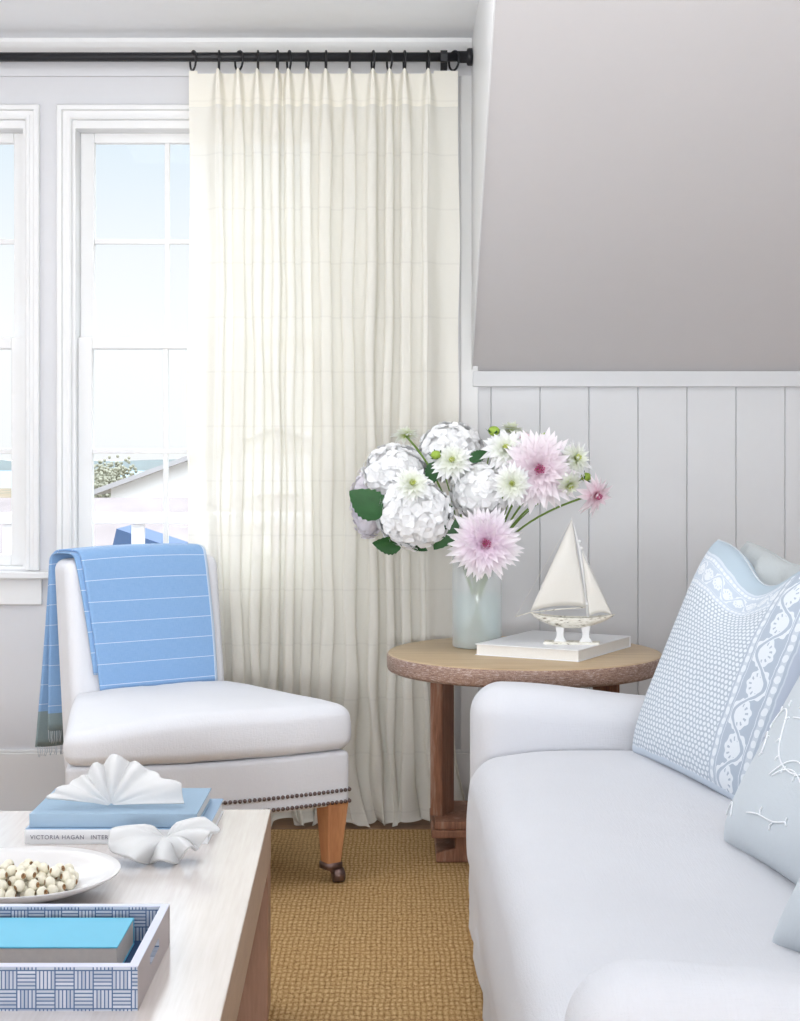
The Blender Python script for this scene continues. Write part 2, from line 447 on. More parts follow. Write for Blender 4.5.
def nz(x, k=0.):                   # smooth 1-D wobble
    return .5 * math.sin(x * 1.7 + k) + .3 * math.sin(x * 3.9 + 2.1 * k + 1.) + .2 * math.sin(x * 7.3 + k * .7 + 2.)

# ------------------------------------------------------------------ the room
YW = 5.75; CZ = 2.783; XC = .262
K = YW / FPX
def wx(px): return (px - CX) * K
def wz(py): return EYE - (py - HY) * K
def struct(name, bm, mat, parent=None, smooth=False):
    o = link_mesh(name, bm, mat, parent, smooth)
    if not parent: o['kind'] = 'structure'
    return o
XL, XR, YB = -2.9, 2.5, -12.0
H1 = (wx(-214), wx(26)); H2 = (wx(72), wx(328)); HZ = (.875, wz(120))
bm = bmesh.new()
for x0, x1 in ((XL - .12, H1[0]), (H1[1], H2[0]), (H2[1], XC)): box(bm, x0, x1, YW, YW + .16, 0, CZ + .1)
for h in (H1, H2):
    box(bm, h[0], h[1], YW, YW + .16, 0, HZ[0]); box(bm, h[0], h[1], YW, YW + .16, HZ[1], CZ + .1)
box(bm, XC, XR + .12, YW + .02, YW + .16, 0, 1.60)
struct('wall_back', bm, M['wall'])
# panelled knee wall under the slope: boards with v-grooves
bm = bmesh.new()
xs = [XC + .005] + [wx(491 + 49 * i) for i in range(0, 12)]
xs = [x for x in xs if x < XR] + [XR]
for a, b in zip(xs, xs[1:]):
    prism(bm, [(a, YW + .006), (a + .0028, YW), (b - .0028, YW), (b, YW + .006), (b, YW + .02), (a, YW + .02)], .2, 1.55, 2)
struct('wall_panelling', bm, M['panelpaint'])
bm = bmesh.new(); box(bm, XC, XR, YW - .022, YW + .03, wz(387), wz(372) + .002)
mod_bevel(struct('trim_1', bm, M['panelpaint']), .003)
bm = bmesh.new(); box(bm, XC - .043, XC + .02, YW - .014, YW + .02, .22, 2.66)
mod_bevel(struct('trim_2', bm, M['trim']), .003)
bm = bmesh.new()
box(bm, XL, XC + .001, YW - .016, YW, .0, .215); box(bm, XL, XC, YW - .011, YW, .215, .226)
box(bm, XC, XR, YW - .016, YW + .02, .0, .215); box(bm, XC, XR, YW - .011, YW + .02, .215, .226)
mod_bevel(struct('baseboard_back', bm, M['trim']), .003)
# crown and frieze over the windows
bm = bmesh.new()
prism(bm, [(YW, CZ), (YW - .06, CZ), (YW - .055, CZ - .014), (YW - .022, CZ - .05), (YW - .018, wz(63)), (YW, wz(63))], XL, XC, 0)
struct('trim_3', bm, M['trim'])
bm = bmesh.new(); box(bm, XL, XC, YW - .012, YW, wz(77), wz(63)); mod_bevel(struct('trim_4', bm, M['wall']), .002)
# slope, cheek, ceiling
SL = .675
ys = YW - (CZ - 1.59) / SL
bm = bmesh.new()
prism(bm, [(YW + .02, 1.588), (ys, CZ), (ys, CZ + .15), (YW + .02, 1.588 + .18)], XC, XR + .12, 0)
struct('ceiling_slope', bm, M['slope'])
bm = bmesh.new()
prism(bm, [(YW, 1.588), (ys, CZ + .001), (YW, CZ + .001)], XC - .004, XC, 0)
struct('wall_cheek', bm, M['trim'])
bm = bmesh.new()
box(bm, XL - .12, XC, ys, YW + .16, CZ, CZ + .12); box(bm, XL - .12, XR + .12, YB - .12, ys, CZ, CZ + .12)
struct('ceiling', bm, M['ceil'])
bm = bmesh.new(); box(bm, XL - .12, XL, YB, YW, 0, CZ); struct('wall_left', bm, M['wall'])
bm = bmesh.new(); box(bm, XR, XR + .12, YB, YW, 0, CZ); struct('wall_right', bm, M['wall'])
bm = bmesh.new(); box(bm, XL - .12, XR + .12, YB - .12, YB, 0, CZ); struct('wall_front', bm, M['wall'])
bm = bmesh.new(); box(bm, XL - .12, XR + .12, YB - .12, YW + .16, -.12, 0); struct('floor', bm, M['floor'])

def window(idx, hx):
    z0, z1 = HZ; cx = (hx[0] + hx[1]) / 2
    root = bpy.data.objects.new('window_%d' % idx, None); C.objects.link(root); root['kind'] = 'structure'
    root.location = (cx, YW, z0); hw = (hx[1] - hx[0]) / 2; h = z1 - z0
    bm = bmesh.new()                                   # moulded casing
    prof = [(.0, .002), (.0, -.012), (.006, -.017), (.014, -.017), (.016, -.012), (.030, -.013), (.034, -.024), (.048, -.025), (.052, -.021), (.052, .002)]
    def mit(o, side):                                  # profile point -> the three-sided mitred casing
        return {0: (-hw - o[0], o[1], 0), 1: (-hw - o[0], o[1], h + o[0]), 2: (hw + o[0], o[1], h + o[0]), 3: (hw + o[0], o[1], 0)}[side]
    rows = [[bm.verts.new(mit(o, k)) for o in prof] for k in range(4)]
    for A, B in zip(rows, rows[1:]):
        for k in range(len(prof) - 1): bm.faces.new((A[k], A[k + 1], B[k + 1], B[k]))
    link_mesh('casing', bm, M['trim'], root, False)
    bm = bmesh.new()                                   # jamb lining
    box(bm, -hw + .0005, -hw + .012, .001, .159, .0005, h - .0005); box(bm, hw - .012, hw - .0005, .001, .159, .0005, h - .0005); box(bm, -hw + .012, hw - .012, .001, .159, h - .03, h - .0005); box(bm, -hw + .012, hw - .012, .001, .159, .0005, .012)
    link_mesh('jamb', bm, M['trim'], root, False)
    bm = bmesh.new(); box(bm, -hw - .09, hw + .09, -.055, .02, -.03, -.004)
    mod_bevel(link_mesh('sill', bm, M['trim'], root, False), .006, 3)
    bm = bmesh.new(); box(bm, -hw - .06, hw + .06, -.018, 0, -.125, -.03); mod_bevel(link_mesh('apron', bm, M['trim'], root, False), .003)
    mid = 1.690 - z0
    for nm, a, b, y, rl in (('upper_sash', mid - .012, h - .03, .085, .036), ('lower_sash', .012, mid + .03, .045, .042)):
        st = .052
        bm = bmesh.new(); x0, x1 = -hw + .0125, hw - .0125
        box(bm, x0, x0 + st, y, y + .038, a, b); box(bm, x1 - st, x1, y, y + .038, a, b)
        box(bm, x0 + st, x1 - st, y, y + .038, b - rl, b); box(bm, x0 + st, x1 - st, y, y + .038, a, a + rl)
        gx0, gx1, gz0, gz1 = x0 + st, x1 - st, a + rl, b - rl
        s = mod_bevel(link_mesh(nm, bm, M['trim'], root, False), .003)
        bm = bmesh.new()
        for k in (1, 2):
            xm = gx0 + (gx1 - gx0) * k / 3; box(bm, xm - .009, xm + .009, y + .008, y + .03, gz0, gz1)
        zm = (gz0 + gz1) / 2; box(bm, gx0, gx1, y + .007, y + .031, zm - .009, zm + .009)
        mod_bevel(link_mesh('muntins', bm, M['trim'], s, False), .002)
        bm = bmesh.new(); box(bm, gx0 - .004, gx1 + .004, y + .017, y + .021, gz0 - .004, gz1 + .004)
        link_mesh('pane', bm, M['glass'], s, False)
window(1, H1); window(2, H2)

# rug
bm = bmesh.new(); rbox(bm, (-2.3, -.9, .001), (2.0, 5.43, .013), .005, 4, 2)
tag(link_mesh('rug', bm, M['rug']), 'natural woven sisal rug lying on the wood floor', 'rug')

# ------------------------------------------------------------------ outside
def ext(name, bm, mat): return struct(name, bm, mat)
g = G('dune_ground'); v = g.coord()
n = g.noise(g.scale(v, (.5, .12, 1)), 1., 5, .6)
M['ground'] = g.done(g.pbr(g.ramp(n, [(.35, lin(96, 100, 86)), (.5, lin(124, 108, 86)), (.65, lin(132, 122, 106))]), .9))
M['sea'] = plain('sea_water', lin(120, 146, 158), .5, .05, .02)
M['far'] = plain('far_shore', lin(156, 160, 158), .9, .2, .05)
M['outwhite'] = plain('outdoor_white_paint', (.8, .8, .8), .7, .02)
M['shingle'] = plain('grey_shingle', lin(146, 138, 138), .9, .25, 3)
M['roofpale'] = plain('pale_roof', lin(172, 170, 172), .9, .15, 3)
M['outblue'] = plain('blue_roofing', lin(70, 92, 126), .7, .1, 2)
bm = bmesh.new(); box(bm, -120, 60, 12, 255, -4.6, -4); ext('ground', bm, M['ground'])
bm = bmesh.new(); box(bm, -900, 900, 255, 900, -4.6, -4.2); ext('sea', bm, M['sea'])
bm = bmesh.new()
N = 60
poly = [(-400 + 10 * i, -4 + 3.0 + 1.6 * nz(i * .5) ) for i in range(N + 1)] + [(200, -5), (-400, -5)]
prism(bm, poly, 560, 600, 1); ext('far_shore', bm, M['far'])
rail = thing('deck_railing', 'white deck railing outside the windows', 'railing', (-1.6, 8.9, -.1))
bm = bmesh.new(); box(bm, -4, 3, -.05, .05, 1.005, 1.067); mod_bevel(link_mesh('top_rail', bm, M['outwhite'], rail, False), .01)
bm = bmesh.new(); box(bm, -4, 3, -.03, .03, .10, .16); link_mesh('bottom_rail', bm, M['outwhite'], rail, False)
for i in range(18):
    bm = bmesh.new(); x = -3.6 + i * .36 + .1; box(bm, x, x + .07, -.02, .02, .16, 1.0)
    link_mesh('baluster', bm, M['outwhite'], rail, False)
bm = bmesh.new(); box(bm, -6, 1.5, 5.93, 9.0, -.22, -.1); ext('deck', bm, M['shingle'])
# white gabled house
ho = thing('gabled_house', 'white gabled house across the dunes, seen through the nearer window pane', 'house', (-1.7, 22, -4))
w_, e_, rz_ = 2.3, 4.85, 5.62
bm = bmesh.new(); prism(bm, [(-w_, 0), (w_, 0), (w_, e_), (0, rz_), (-w_, e_)], 0, 6, 1); link_mesh('wall', bm, M['outwhite'], ho, False)
for s in (-1, 1):
    bm = bmesh.new(); prism(bm, [(s * (w_ + .25), e_ - .12), (0, rz_ + .04), (0, rz_ + .10), (s * (w_ + .25), e_ - .05)], -.2, 6.2, 1); link_mesh('roof_slope', bm, M['roofpale'], ho, False)
bm = bmesh.new(); box(bm, -.3, .3, -.03, .02, 4.2, 4.75); link_mesh('window_panel', bm, M['shingle'], ho, False)
ho2 = thing('shingled_outbuilding', 'low grey shingled roof just past the deck railing', 'building', (-2.6, 14, -4))
bm = bmesh.new(); box(bm, -3.2, 3.2, .4, 3.6, 0, 3.6); link_mesh('wall', bm, M['outwhite'], ho2, False)
bm = bmesh.new(); prism(bm, [(0, 3.5), (2, 4.86), (4, 3.5)], -3.4, 3.4, 0); link_mesh('roof', bm, M['shingle'], ho2, False)
ho3 = thing('blue_roofed_shed', 'small shed with a blue roof behind the deck balusters', 'shed', (-1.86, 11.5, -4))
bm = bmesh.new(); box(bm, -.3, .3, 0, .6, 0, 4.55); link_mesh('wall', bm, M['outwhite'], ho3, False)
bm = bmesh.new(); prism(bm, [(-.24, 4.5), (.22, 4.5), (.24, 4.62), (-.18, 4.76)], -.06, .7, 1); link_mesh('roof', bm, M['outblue'], ho3, False)
shrub_m = plain('sage_shrub', lin(150, 150, 134), .9, .2, 6)
for i, (px, py, Y, r) in enumerate(((104, 492, 30, .55), (111, 478, 34, .6))):
    p = W(px, py, Y); bm = bmesh.new()
    for k in range(400):
        q = Vector((rnd.gauss(0, .42), rnd.gauss(0, .4), rnd.gauss(0, .3))) * r; ball(bm, q, r * .06, 5, 4)
    tube(bm, [(0, 0, 0), (0, 0, -4 - p.z)], .1, 6)
    tag(link_mesh('dune_shrub', bm, shrub_m, loc=p), ('pale green shrub on the dune left of the white house', 'taller grey green shrub against the white house roof')[i], 'shrub')

# ------------------------------------------------------------------ curtain, rod, rings
YR = 5.62; ROD_Z = EYE + (HY - 57) * YR / FPX; KR = YR / FPX
def rx(px): return (px - CX) * KR
rod = thing('curtain_rod', 'black iron curtain rod running above the windows', 'curtain rod', (rx(-120), YR, ROD_Z))
L = rx(470) - rx(-120)
bm = bmesh.new(); tube(bm, [(0, 0, 0), (L - .01, 0, 0)], .0165, 16); link_mesh('pole', bm, M['black'], rod)
bm = bmesh.new()
tube(bm, [(L - .045, 0, 0), (L - .044, 0, 0), (L - .012, 0, 0), (L - .01, 0, 0), (L - .004, 0, 0), (L + .008, 0, 0)], [.0165, .021, .021, .029, .031, .031], 20)
link_mesh('end_flange', bm, M['black'], rod)
bm = bmesh.new(); bx = rx(444) - rx(-120)
prism(bm, [(.022, -.026), (.022, .02), (-.0, .024), (-.022, .005), (-.022, -.02), (.0, -.02), (.06, -.05), (.115, -.05), (.115, -.075), (.05, -.075)], bx - .012, bx + .012, 0)
link_mesh('bracket', bm, M['black'], rod, False)
ring_px = [193, 219, 239, 258, 277.5, 289, 307.5, 326, 349.7, 373, 389.5, 404.5, 428, 454]
yaw = [25, 8, 30, 6, 8, 16, 12, 5, 3, 10, 16, 6, 6, 30]
ordn = ['first', 'second', 'third', 'fourth', 'fifth', 'sixth', 'seventh', 'eighth', 'ninth', 'tenth', 'eleventh', 'twelfth', 'thirteenth', 'last']
me_ring = None
for i, px in enumerate(ring_px):
    if me_ring is None:
        bm = bmesh.new()
        pts = [(0, .0335 * math.cos(t), .0335 * math.sin(t)) for t in [2 * math.pi * k / 40 for k in range(41)]]
        tube(bm, pts, .004, 8, False); bmesh.ops.remove_doubles(bm, verts=bm.verts, dist=1e-5)
        o = link_mesh('curtain_ring', bm, M['black']); me_ring = o
    else:
        o = me_ring.copy(); C.objects.link(o)
    o.location = (rx(px), YR, ROD_Z + .0165 - .0297); o.rotation_euler = (0, 0, R(yaw[i]))
    tag(o, 'black metal curtain ring, %s along the rod counting from the left' % ordn[i], 'curtain ring', 'curtain rings on the rod')

cx0, cx1 = rx(189), rx(458); CT = EYE + (HY - 71) * YR / FPX
rings_x = [rx(p) for p in ring_px]
inner_rings = rings_x[1:-1]
mids = [cx0] + [(a + b) / 2 for a, b in zip(inner_rings, inner_rings[1:])] + [cx1]
fq = [rnd.uniform(.6, 1.25) for _ in inner_rings]; fa = [rnd.uniform(.8, 1.15) for _ in inner_rings]
def curtain_pt(s, t):
    z = CT * (1 - t)
    x0 = cx0 + (cx1 - cx0) * s
    hd = CT - z
    j = 0
    while j < len(inner_rings) - 1 and x0 > mids[j + 1]: j += 1
    c = inner_rings[j]; dd = x0 - c
    hw = (mids[j + 1] - c) if dd >= 0 else (c - mids[j])
    tt = dd / hw
    wide = hw > .07
    # stitched pinch at the top, a deep soft fold below it
    w = .0075 + .0125 * min(1, hd / .13)
    b = math.exp(-(dd / w) ** 2)
    fade = 1 - smooth01((hd - .09) / .07)
    yh = -.046 * b + .008 * fade * b * (math.cos(dd / w * 3.6) - .2)
    A = .050 * fa[j] * (1 if not wide else .7)
    yl = -A * ((.5 + .5 * math.cos(math.pi * tt)) if not wide else math.exp(-(dd / .03) ** 2))
    k = smooth01((hd - .07) / .22)
    y = yh * (1 - k) + yl * k
    q = 0 if wide else .30 * fq[j] * k
    x = c + hw * (tt + q * math.sin(2 * math.pi * tt))
    y += .008 * math.sin(x0 * 37 + 1.3 * z) * min(1, hd / .3)
    y += .014 * nz(x0 * 9 + z * .7, 1.) * min(1, hd / .5)
    x += .010 * nz(x0 * 5 + z * 1.5, 1.3) * min(1, hd / .8)
    low = smooth01((1.0 - z) / 1.0)
    x += low * .020 * nz(x0 * 7.3 + z * 2.2, .4)
    y += low * .020 * nz(x0 * 19 + z * 1.1, 2.)
    # hem breaks on the floor
    zz = z
    kk = max(0., (.34 - z) / .34); k2 = kk * kk
    y -= k2 * (.085 + .055 * nz(x0 * 23, 3.))
    x += k2 * (.030 + .055 * nz(x0 * 13, 5.))
    y += k2 * .02 * math.sin(x0 * 90 + 6 * kk)
    if hd < .03: zz = z - .010 * (1 - b) * (1 - hd / .03) * (1 if cx0 + .03 < x0 < inner_rings[-1] + .02 else 0)
    zz = max(zz, .004 + .010 * k2 * (1 + nz(x0 * 30)))
    return Vector((x - (cx0 + cx1) / 2, y, zz))
bm = bmesh.new(); grid(bm, 700, 150, curtain_pt)
cur = link_mesh('curtain', bm, M['curtain'], loc=((cx0 + cx1) / 2, YR - .004, 0))
tag(cur, 'sheer cream pinch-pleated linen curtain hanging from the black rod to the floor', 'curtain')

# ------------------------------------------------------------------ slipper chair
TH = R(35)
chair = thing('slipper_chair', 'white linen slipper chair with nailhead trim and honey wood legs', 'chair', (-.398, 4.572, .013), TH)
ZO = .013
hwid = .2925
ROOT = Vector((-.398, 4.572)); ct_, st_ = math.cos(TH), math.sin(TH)
def cl2(P):                        # room plan point -> chair plan point
    d = Vector(P) - ROOT; return Vector((d.x * ct_ + d.y * st_, -d.x * st_ + d.y * ct_))
FLc, FMc, FRc = cl2((-.945, 4.478)), cl2((-.57, 4.462)), cl2((-.140, 4.748))
BLc, BRc = cl2((-1.018, 4.965)), cl2((-.575, 5.275))
def plan(s, t):                    # bow-fronted seat that narrows to the back
    u = s + .5
    f = FLc * (1 - u) ** 2 + FMc * 2 * u * (1 - u) + FRc * u * u
    return f.lerp(BLc.lerp(BRc, u), t)
def rail_f(x, y, z):
    p = plan(x / .82, y / .60); return (p.x, p.y, z - ZO)
bm = bmesh.new(); rbox(bm, (-.408, .006, .245), (.408, .62, .408), .016, 14, 4, rail_f)
link_mesh('seat_rail', bm, M['linen'], chair)
def cush_f(x, y, z):
    k = (1 - (x / .41) ** 4) * (1 - ((y - .3) / .31) ** 4)
    top = smooth01((z - .43) / .07)
    z += .020 * max(0, k) * top - top * .040 * smooth01((.0 - x) / .42) * smooth01((.42 - y) / .4)
    bul = 1 + .014 * math.sin(math.pi * min(1, max(0, (z - .405) / .13)))
    z += .002 * nz(x * 12 + y * 5)
    p = plan(x * bul / .82, ((y - .3) * bul + .3) / .60); return (p.x, p.y, z - ZO)
bm = bmesh.new(); rbox(bm, (-.41, -.004, .409), (.41, .60, .545), .036, 18, 6, cush_f)
seat = link_mesh('seat_cushion', bm, M['linen'], chair)
BW = .285
def yfront(z): return .655 + (z - .40) * .135
def yrear(z): return .765 + (z - .25) * .125
def back_f(x, y, z):               # y 0..1 -> front..rear
    s = y
    yy = yfront(z) * (1 - s) + yrear(z) * s
    bul = .014 * (1 - (x / BW) ** 2) * math.sin(math.pi * min(1, max(0, (z - .45) / .55)))
    if s < .5: yy -= bul
    w = 1 - .02 * smooth01((z - .6) / .4) * 0
    zz = z + .010 * (1 - (x / BW) ** 2) * smooth01((z - .83) / .1)
    return (x * .955 - .012, yy, zz - ZO)
bm = bmesh.new()
def back_map(x, y, z): return back_f(x, y / .13, z)
rbox(bm, (-BW, 0, .25), (BW, .13, .955), .034, 12, 5, back_map)
link_mesh('backrest', bm, M['linen'], chair)
# nailheads
for nm, zr, in (('nailhead_trim', .292), ('nailhead_trim', .258)):
    bm = bmesh.new(); p = .0143; r = .0062
    pts = []; last = None
    for i in range(1201):
        u = i / 1200; q = plan(-.498 + .996 * u, .008)
        if last is None or (q - last).length >= p: pts.append(q); last = q
    for sd in (-.497, .497):
        last = None
        for i in range(400):
            q = plan(sd, .03 + i / 400 * .95)
            if last is None or (q - last).length >= p: pts.append(q); last = q
    for q in pts: ball(bm, (q[0], q[1], zr - ZO), r, 8, 6)
    link_mesh(nm, bm, M['nail'], chair)
def leg(x, y, dx, dy, front):
    bm = bmesh.new(); zt, zb = .262 - ZO, (.052 if front else .0)
    a, b = .037, .022
    tv = [bm.verts.new((x + sx * a, y + sy * a, zt)) for sx, sy in ((-1, -1), (1, -1), (1, 1), (-1, 1))]
    bv = [bm.verts.new((x + dx + sx * b, y + dy + sy * b, zb)) for sx, sy in ((-1, -1), (1, -1), (1, 1), (-1, 1))]
    bm.faces.new(tv); bm.faces.new(bv[::-1])
    for i in range(4): bm.faces.new((tv[i], bv[i], bv[(i + 1) % 4], tv[(i + 1) % 4]))
    l = mod_bevel(link_mesh('leg', bm, M['honey'], chair, False), .004)
    if front:
        bm = bmesh.new(); cx_, cy_ = x + dx, y + dy
        box(bm, cx_ - .025, cx_ + .025, cy_ - .025, cy_ + .025, .040, .060)
        tube(bm, [(cx_ + .000, cy_ - .014, .0215), (cx_ + .030, cy_ - .020, .0215)], .0215, 20)
        tube(bm, [(cx_, cy_, .045), (cx_ + .006, cy_ - .012, .030)], .012, 10)
        link_mesh('caster', bm, M['caster'], l)
q = cl2((-.203, 4.760)); leg(q.x, q.y, -.002, .004, True)
q = cl2((-.890, 4.530)); leg(q.x, q.y, .002, .004, True)
leg(hwid - .05, .70, .0, .05, False); leg(-hwid + .05, .70, .0, .05, False)

# blue throw over the chair back
throw = thing('throw_blanket', 'blue striped throw blanket folded over the chair back', 'blanket', (-.398, 4.572, .013), TH)
def throw_path(zf, zr, off, flare):
    P = []
    n = 22
    for i in range(n + 1):
        z = zf + (.930 - zf) * i / n
        P.append((yfront(z) - off - .016 * math.sin(math.pi * min(1, max(0, (z - .45) / .55))), z))
    yf, yr = yfront(.930) - off, yrear(.930) + off
    cz = .930
    for i in range(1, 15):
        a = math.pi * i / 15
        e = .55
        c_, s_ = math.cos(a), math.sin(a)
        yy = (yf + yr) / 2 - (yr - yf) / 2 * math.copysign(abs(c_) ** e, c_)
        P.append((yy, cz + (.042 + off) * abs(s_) ** e))
    for i in range(n + 1):
        t = i / n; z = .930 - (.930 - zr) * t
        P.append((yr + flare * t ** 1.3, z))
    L = [0]
    for a, b in zip(P, P[1:]): L.append(L[-1] + math.hypot(b[0] - a[0], b[1] - a[1]))
    return P, L
def throw_sheet(name, zf, zr, off, flare, xa, xb, v0, wav=0., parent=throw):
    P, L = throw_path(zf, zr, off, flare); n = len(P) - 1
    tot = L[-1]
    def interp(keys, t):
        for (a, va), (b, vb) in zip(keys, keys[1:]):
            if t <= b: return va + (vb - va) * (t - a) / (b - a)
        return keys[-1][1]
    def f(u, v):
        i = round(v * n); y, z = P[i]; t = L[i] / tot
        x0, x1 = interp(xa, t), interp(xb, t)
        x = x0 + (x1 - x0) * u
        t2 = max(0, (t - .55) / .45)
        y += wav * t2 * math.sin(u * 17 + 2 * t) 
        z += .010 * (1 - (x / BW) ** 2) * smooth01((z - .83) / .1)
        return Vector((x, y, z - ZO))
    bm = bmesh.new()
    grid(bm, 40, n, f, lambda u, v: (u * .45, L[round(v * n)] + v0))
    o = link_mesh(name, bm, M['throw'], parent)
    mod_solid(o, .005); return o, P, L
kA = [(0, -.205), (.38, -.246), (.50, -.288), (1, -.298)]; kB = [(0, .210), (.4, .200), (.5, .18), (1, .10)]
c1, P1, L1 = throw_sheet('cloth', .545, .338, .013, .085, kA, kB, .012, .006)
kA2 = [(0, -.222), (.36, -.262), (.48, -.290), (1, -.285)]; kB2 = [(0, .1), (.4, .1), (.5, .10), (1, .0)]
c2, P2, L2 = throw_sheet('folded_layer', .60, .40, .006, .020, kA2, kB2, .095, .003)
bm = bmesh.new()
for (P_, xs0, xs1, ln) in ((P1, -.290, .08, .030), (P2, -.283, .0, .040)):
    y, z = P_[-1]
    for i in range(46):
        x = xs0 + (xs1 - xs0) * i / 45 + rnd.uniform(-.002, .002)
        tube(bm, [(x, y, z - ZO + .003), (x + rnd.uniform(-.003, .003), y + rnd.uniform(-.003, .003), z - ZO - ln * .6), (x + rnd.uniform(-.006, .006), y + rnd.uniform(-.004, .004), z - ZO - ln * rnd.uniform(.9, 1.15))], .0012, 5)
tag(link_mesh('fringe', bm, M['sisalfringe'], throw), kind='stuff')

# ------------------------------------------------------------------ round side table
TZ = .661
st = thing('round_side_table', 'round weathered brown wood side table between curtain and sofa', 'side table', (.398, 5.10, .013))
bm = bmesh.new(); rt = .440
lathe(bm, [(0, TZ - .058 - ZO), (rt - .012, TZ - .058 - ZO), (rt - .003, TZ - .054 - ZO), (rt, TZ - .046 - ZO), (rt, TZ - .010 - ZO), (rt - .004, TZ - .003 - ZO), (rt - .012, TZ - ZO), (0, TZ - ZO)], 96)
link_mesh('tabletop', bm, M['roundtop'], st)
def post(x, y, rot, name='post'):
    bm = bmesh.new(); a, b = .018, .055
    c, s = math.cos(rot), math.sin(rot)
    poly = []
    for px, py in ((-a, -b), (a, -b), (a + .004, -b + .006), (a + .004, b), (-a, b)): poly.append((x + px * c - py * s, y + px * s + py * c))
    prism(bm, poly, .148 - ZO, TZ - .056 - ZO, 2)
    return mod_bevel(link_mesh(name, bm, M['rustwood'], st, False), .003)
post(-.265, -.02, R(-23)); post(.262, .0, R(23))
bm = bmesh.new()
prism(bm, [(-.29, -.148), (.30, -.148), (.30, .16), (-.29, .16)], .122 - ZO, .148 - ZO, 2)
prism(bm, [(-.300, -.158), (.312, -.158), (.312, .172), (-.300, .172)], .098 - ZO, .122 - ZO, 2)
mod_bevel(link_mesh('base_board', bm, M['rustwood'], st, False), .004)
bm = bmesh.new()
prism(bm, [(-.285, 0), (.285, 0), (.285, .030), (.225, .045), (.225, .098 - ZO), (-.225, .098 - ZO), (-.225, .045), (-.285, .030)], -.12, .15, 1)
mod_bevel(link_mesh('foot', bm, M['rustwood'], st, False), .004)

def book(name, label, loc, rz, w, d, h, cover, pages, spine='front', cov=.003, over=.004, group=None):
    """w along x, d along y; spine on the front (-y) or left side"""
    o = thing(name, label, 'book', loc, rz, group)
    bm = bmesh.new()
    box(bm, 0, w, 0, d, 0, cov); box(bm, 0, w, 0, d, h - cov, h)
    if spine == 'front': box(bm, 0, w, -.001, cov, 0, h)
    elif spine == 'back': box(bm, 0, w, d - cov, d, 0, h)
    else: box(bm, -.001, cov, 0, d, 0, h)
    mod_bevel(link_mesh('cover', bm, cover, o, False), .0012)
    bm = bmesh.new()
    box(bm, over if spine != 'left' else cov, w - over, over if spine != 'front' else cov, d - (over if spine != 'back' else cov), cov, h - cov)
    link_mesh('pages', bm, pages, o, False)
    return o
# white book under the boat: near corner, runs to the left and to the back
nc = Vector((.540, 4.83)); ang = math.atan2(.17, -.304)
bk = book('book', 'white coffee table book on the round side table under the sailboat', (.236, 5.0, TZ), R(-29), .352, .44, .036, M['white_cover'], M['paper'], 'back')

# ------------------------------------------------------------------ vase
VX, VY, VR, VH = .252, 5.205, .0805, .305
vase = thing('glass_vase', 'tall frosted glass cylinder vase half full of water on the side table', 'vase', (VX, VY, TZ))
bm = bmesh.new()
lathe(bm, [(0, .002), (VR - .006, .002), (VR, .007), (VR, VH - .002), (VR - .003, VH), (VR - .006, VH - .001)], 64)
link_mesh('vase_body', bm, M['vase'], vase)
bm = bmesh.new(); lathe(bm, [(0, .016), (VR - .009, .016), (VR - .009, .176), (0, .176)], 64)
link_mesh('water', bm, M['water'], vase)

# ------------------------------------------------------------------ flowers
def basis(n):
    n = Vector(n).normalized(); a = n.cross(Vector((0, 0, 1)))
    if a.length < .1: a = n.cross(Vector((1, 0, 0)))
    a.normalize(); return a, n.cross(a), n
def petal(bm, o, d, up, L, Wd, curl=.2, cup=.25, nl=5, blunt=.5, mi=0):
    side = d.cross(up).normalized(); rows = []
    for i in range(nl + 1):
        t = i / nl
        w = Wd * (math.sin(math.pi * min(1, .10 + .90 * t ** blunt)) if t < 1 else .02)
        p = o + d * L * t + up * (curl * L * t * t)
        rows.append([bm.verts.new(p + side * w * s + up * (cup * w * abs(s))) for s in (-1, 0, 1)])
    for A, B in zip(rows, rows[1:]):
        for k in range(2):
            f = bm.faces.new((A[k], A[k + 1], B[k + 1], B[k])); f.material_index = mi
def hydrangea_head(n_fl, r, sq=(1, 1, .92), seed=1):
    bm = bmesh.new(); rr = random.Random(seed)
    ball(bm, (0, 0, 0), r * .86, 20, 14, sq)
    for k in range(n_fl):
        z = 1 - 2 * (k + .5) / n_fl; t = k * 2.39996 + rr.uniform(-.25, .25)
        s = math.sqrt(1 - z * z); n = Vector((s * math.cos(t), s * math.sin(t), z))
        n = (n + Vector((rr.uniform(-.2, .2), rr.uniform(-.2, .2), rr.uniform(-.2, .2)))).normalized()
        c = Vector((n.x * sq[0], n.y * sq[1], n.z * sq[2])) * r * rr.uniform(.84, .98)
        a, b, n = basis(n); ph = rr.uniform(0, 6.28); pl = r * rr.uniform(.155, .22)
        for q in range(4):
            an = ph + q * math.pi / 2; d = a * math.cos(an) + b * math.sin(an)
            petal(bm, c, (d + n * rr.uniform(.1, .45)).normalized(), n, pl, pl * .56, rr.uniform(-.4, .1), rr.uniform(.05, .3), 4, .8)
    return bm
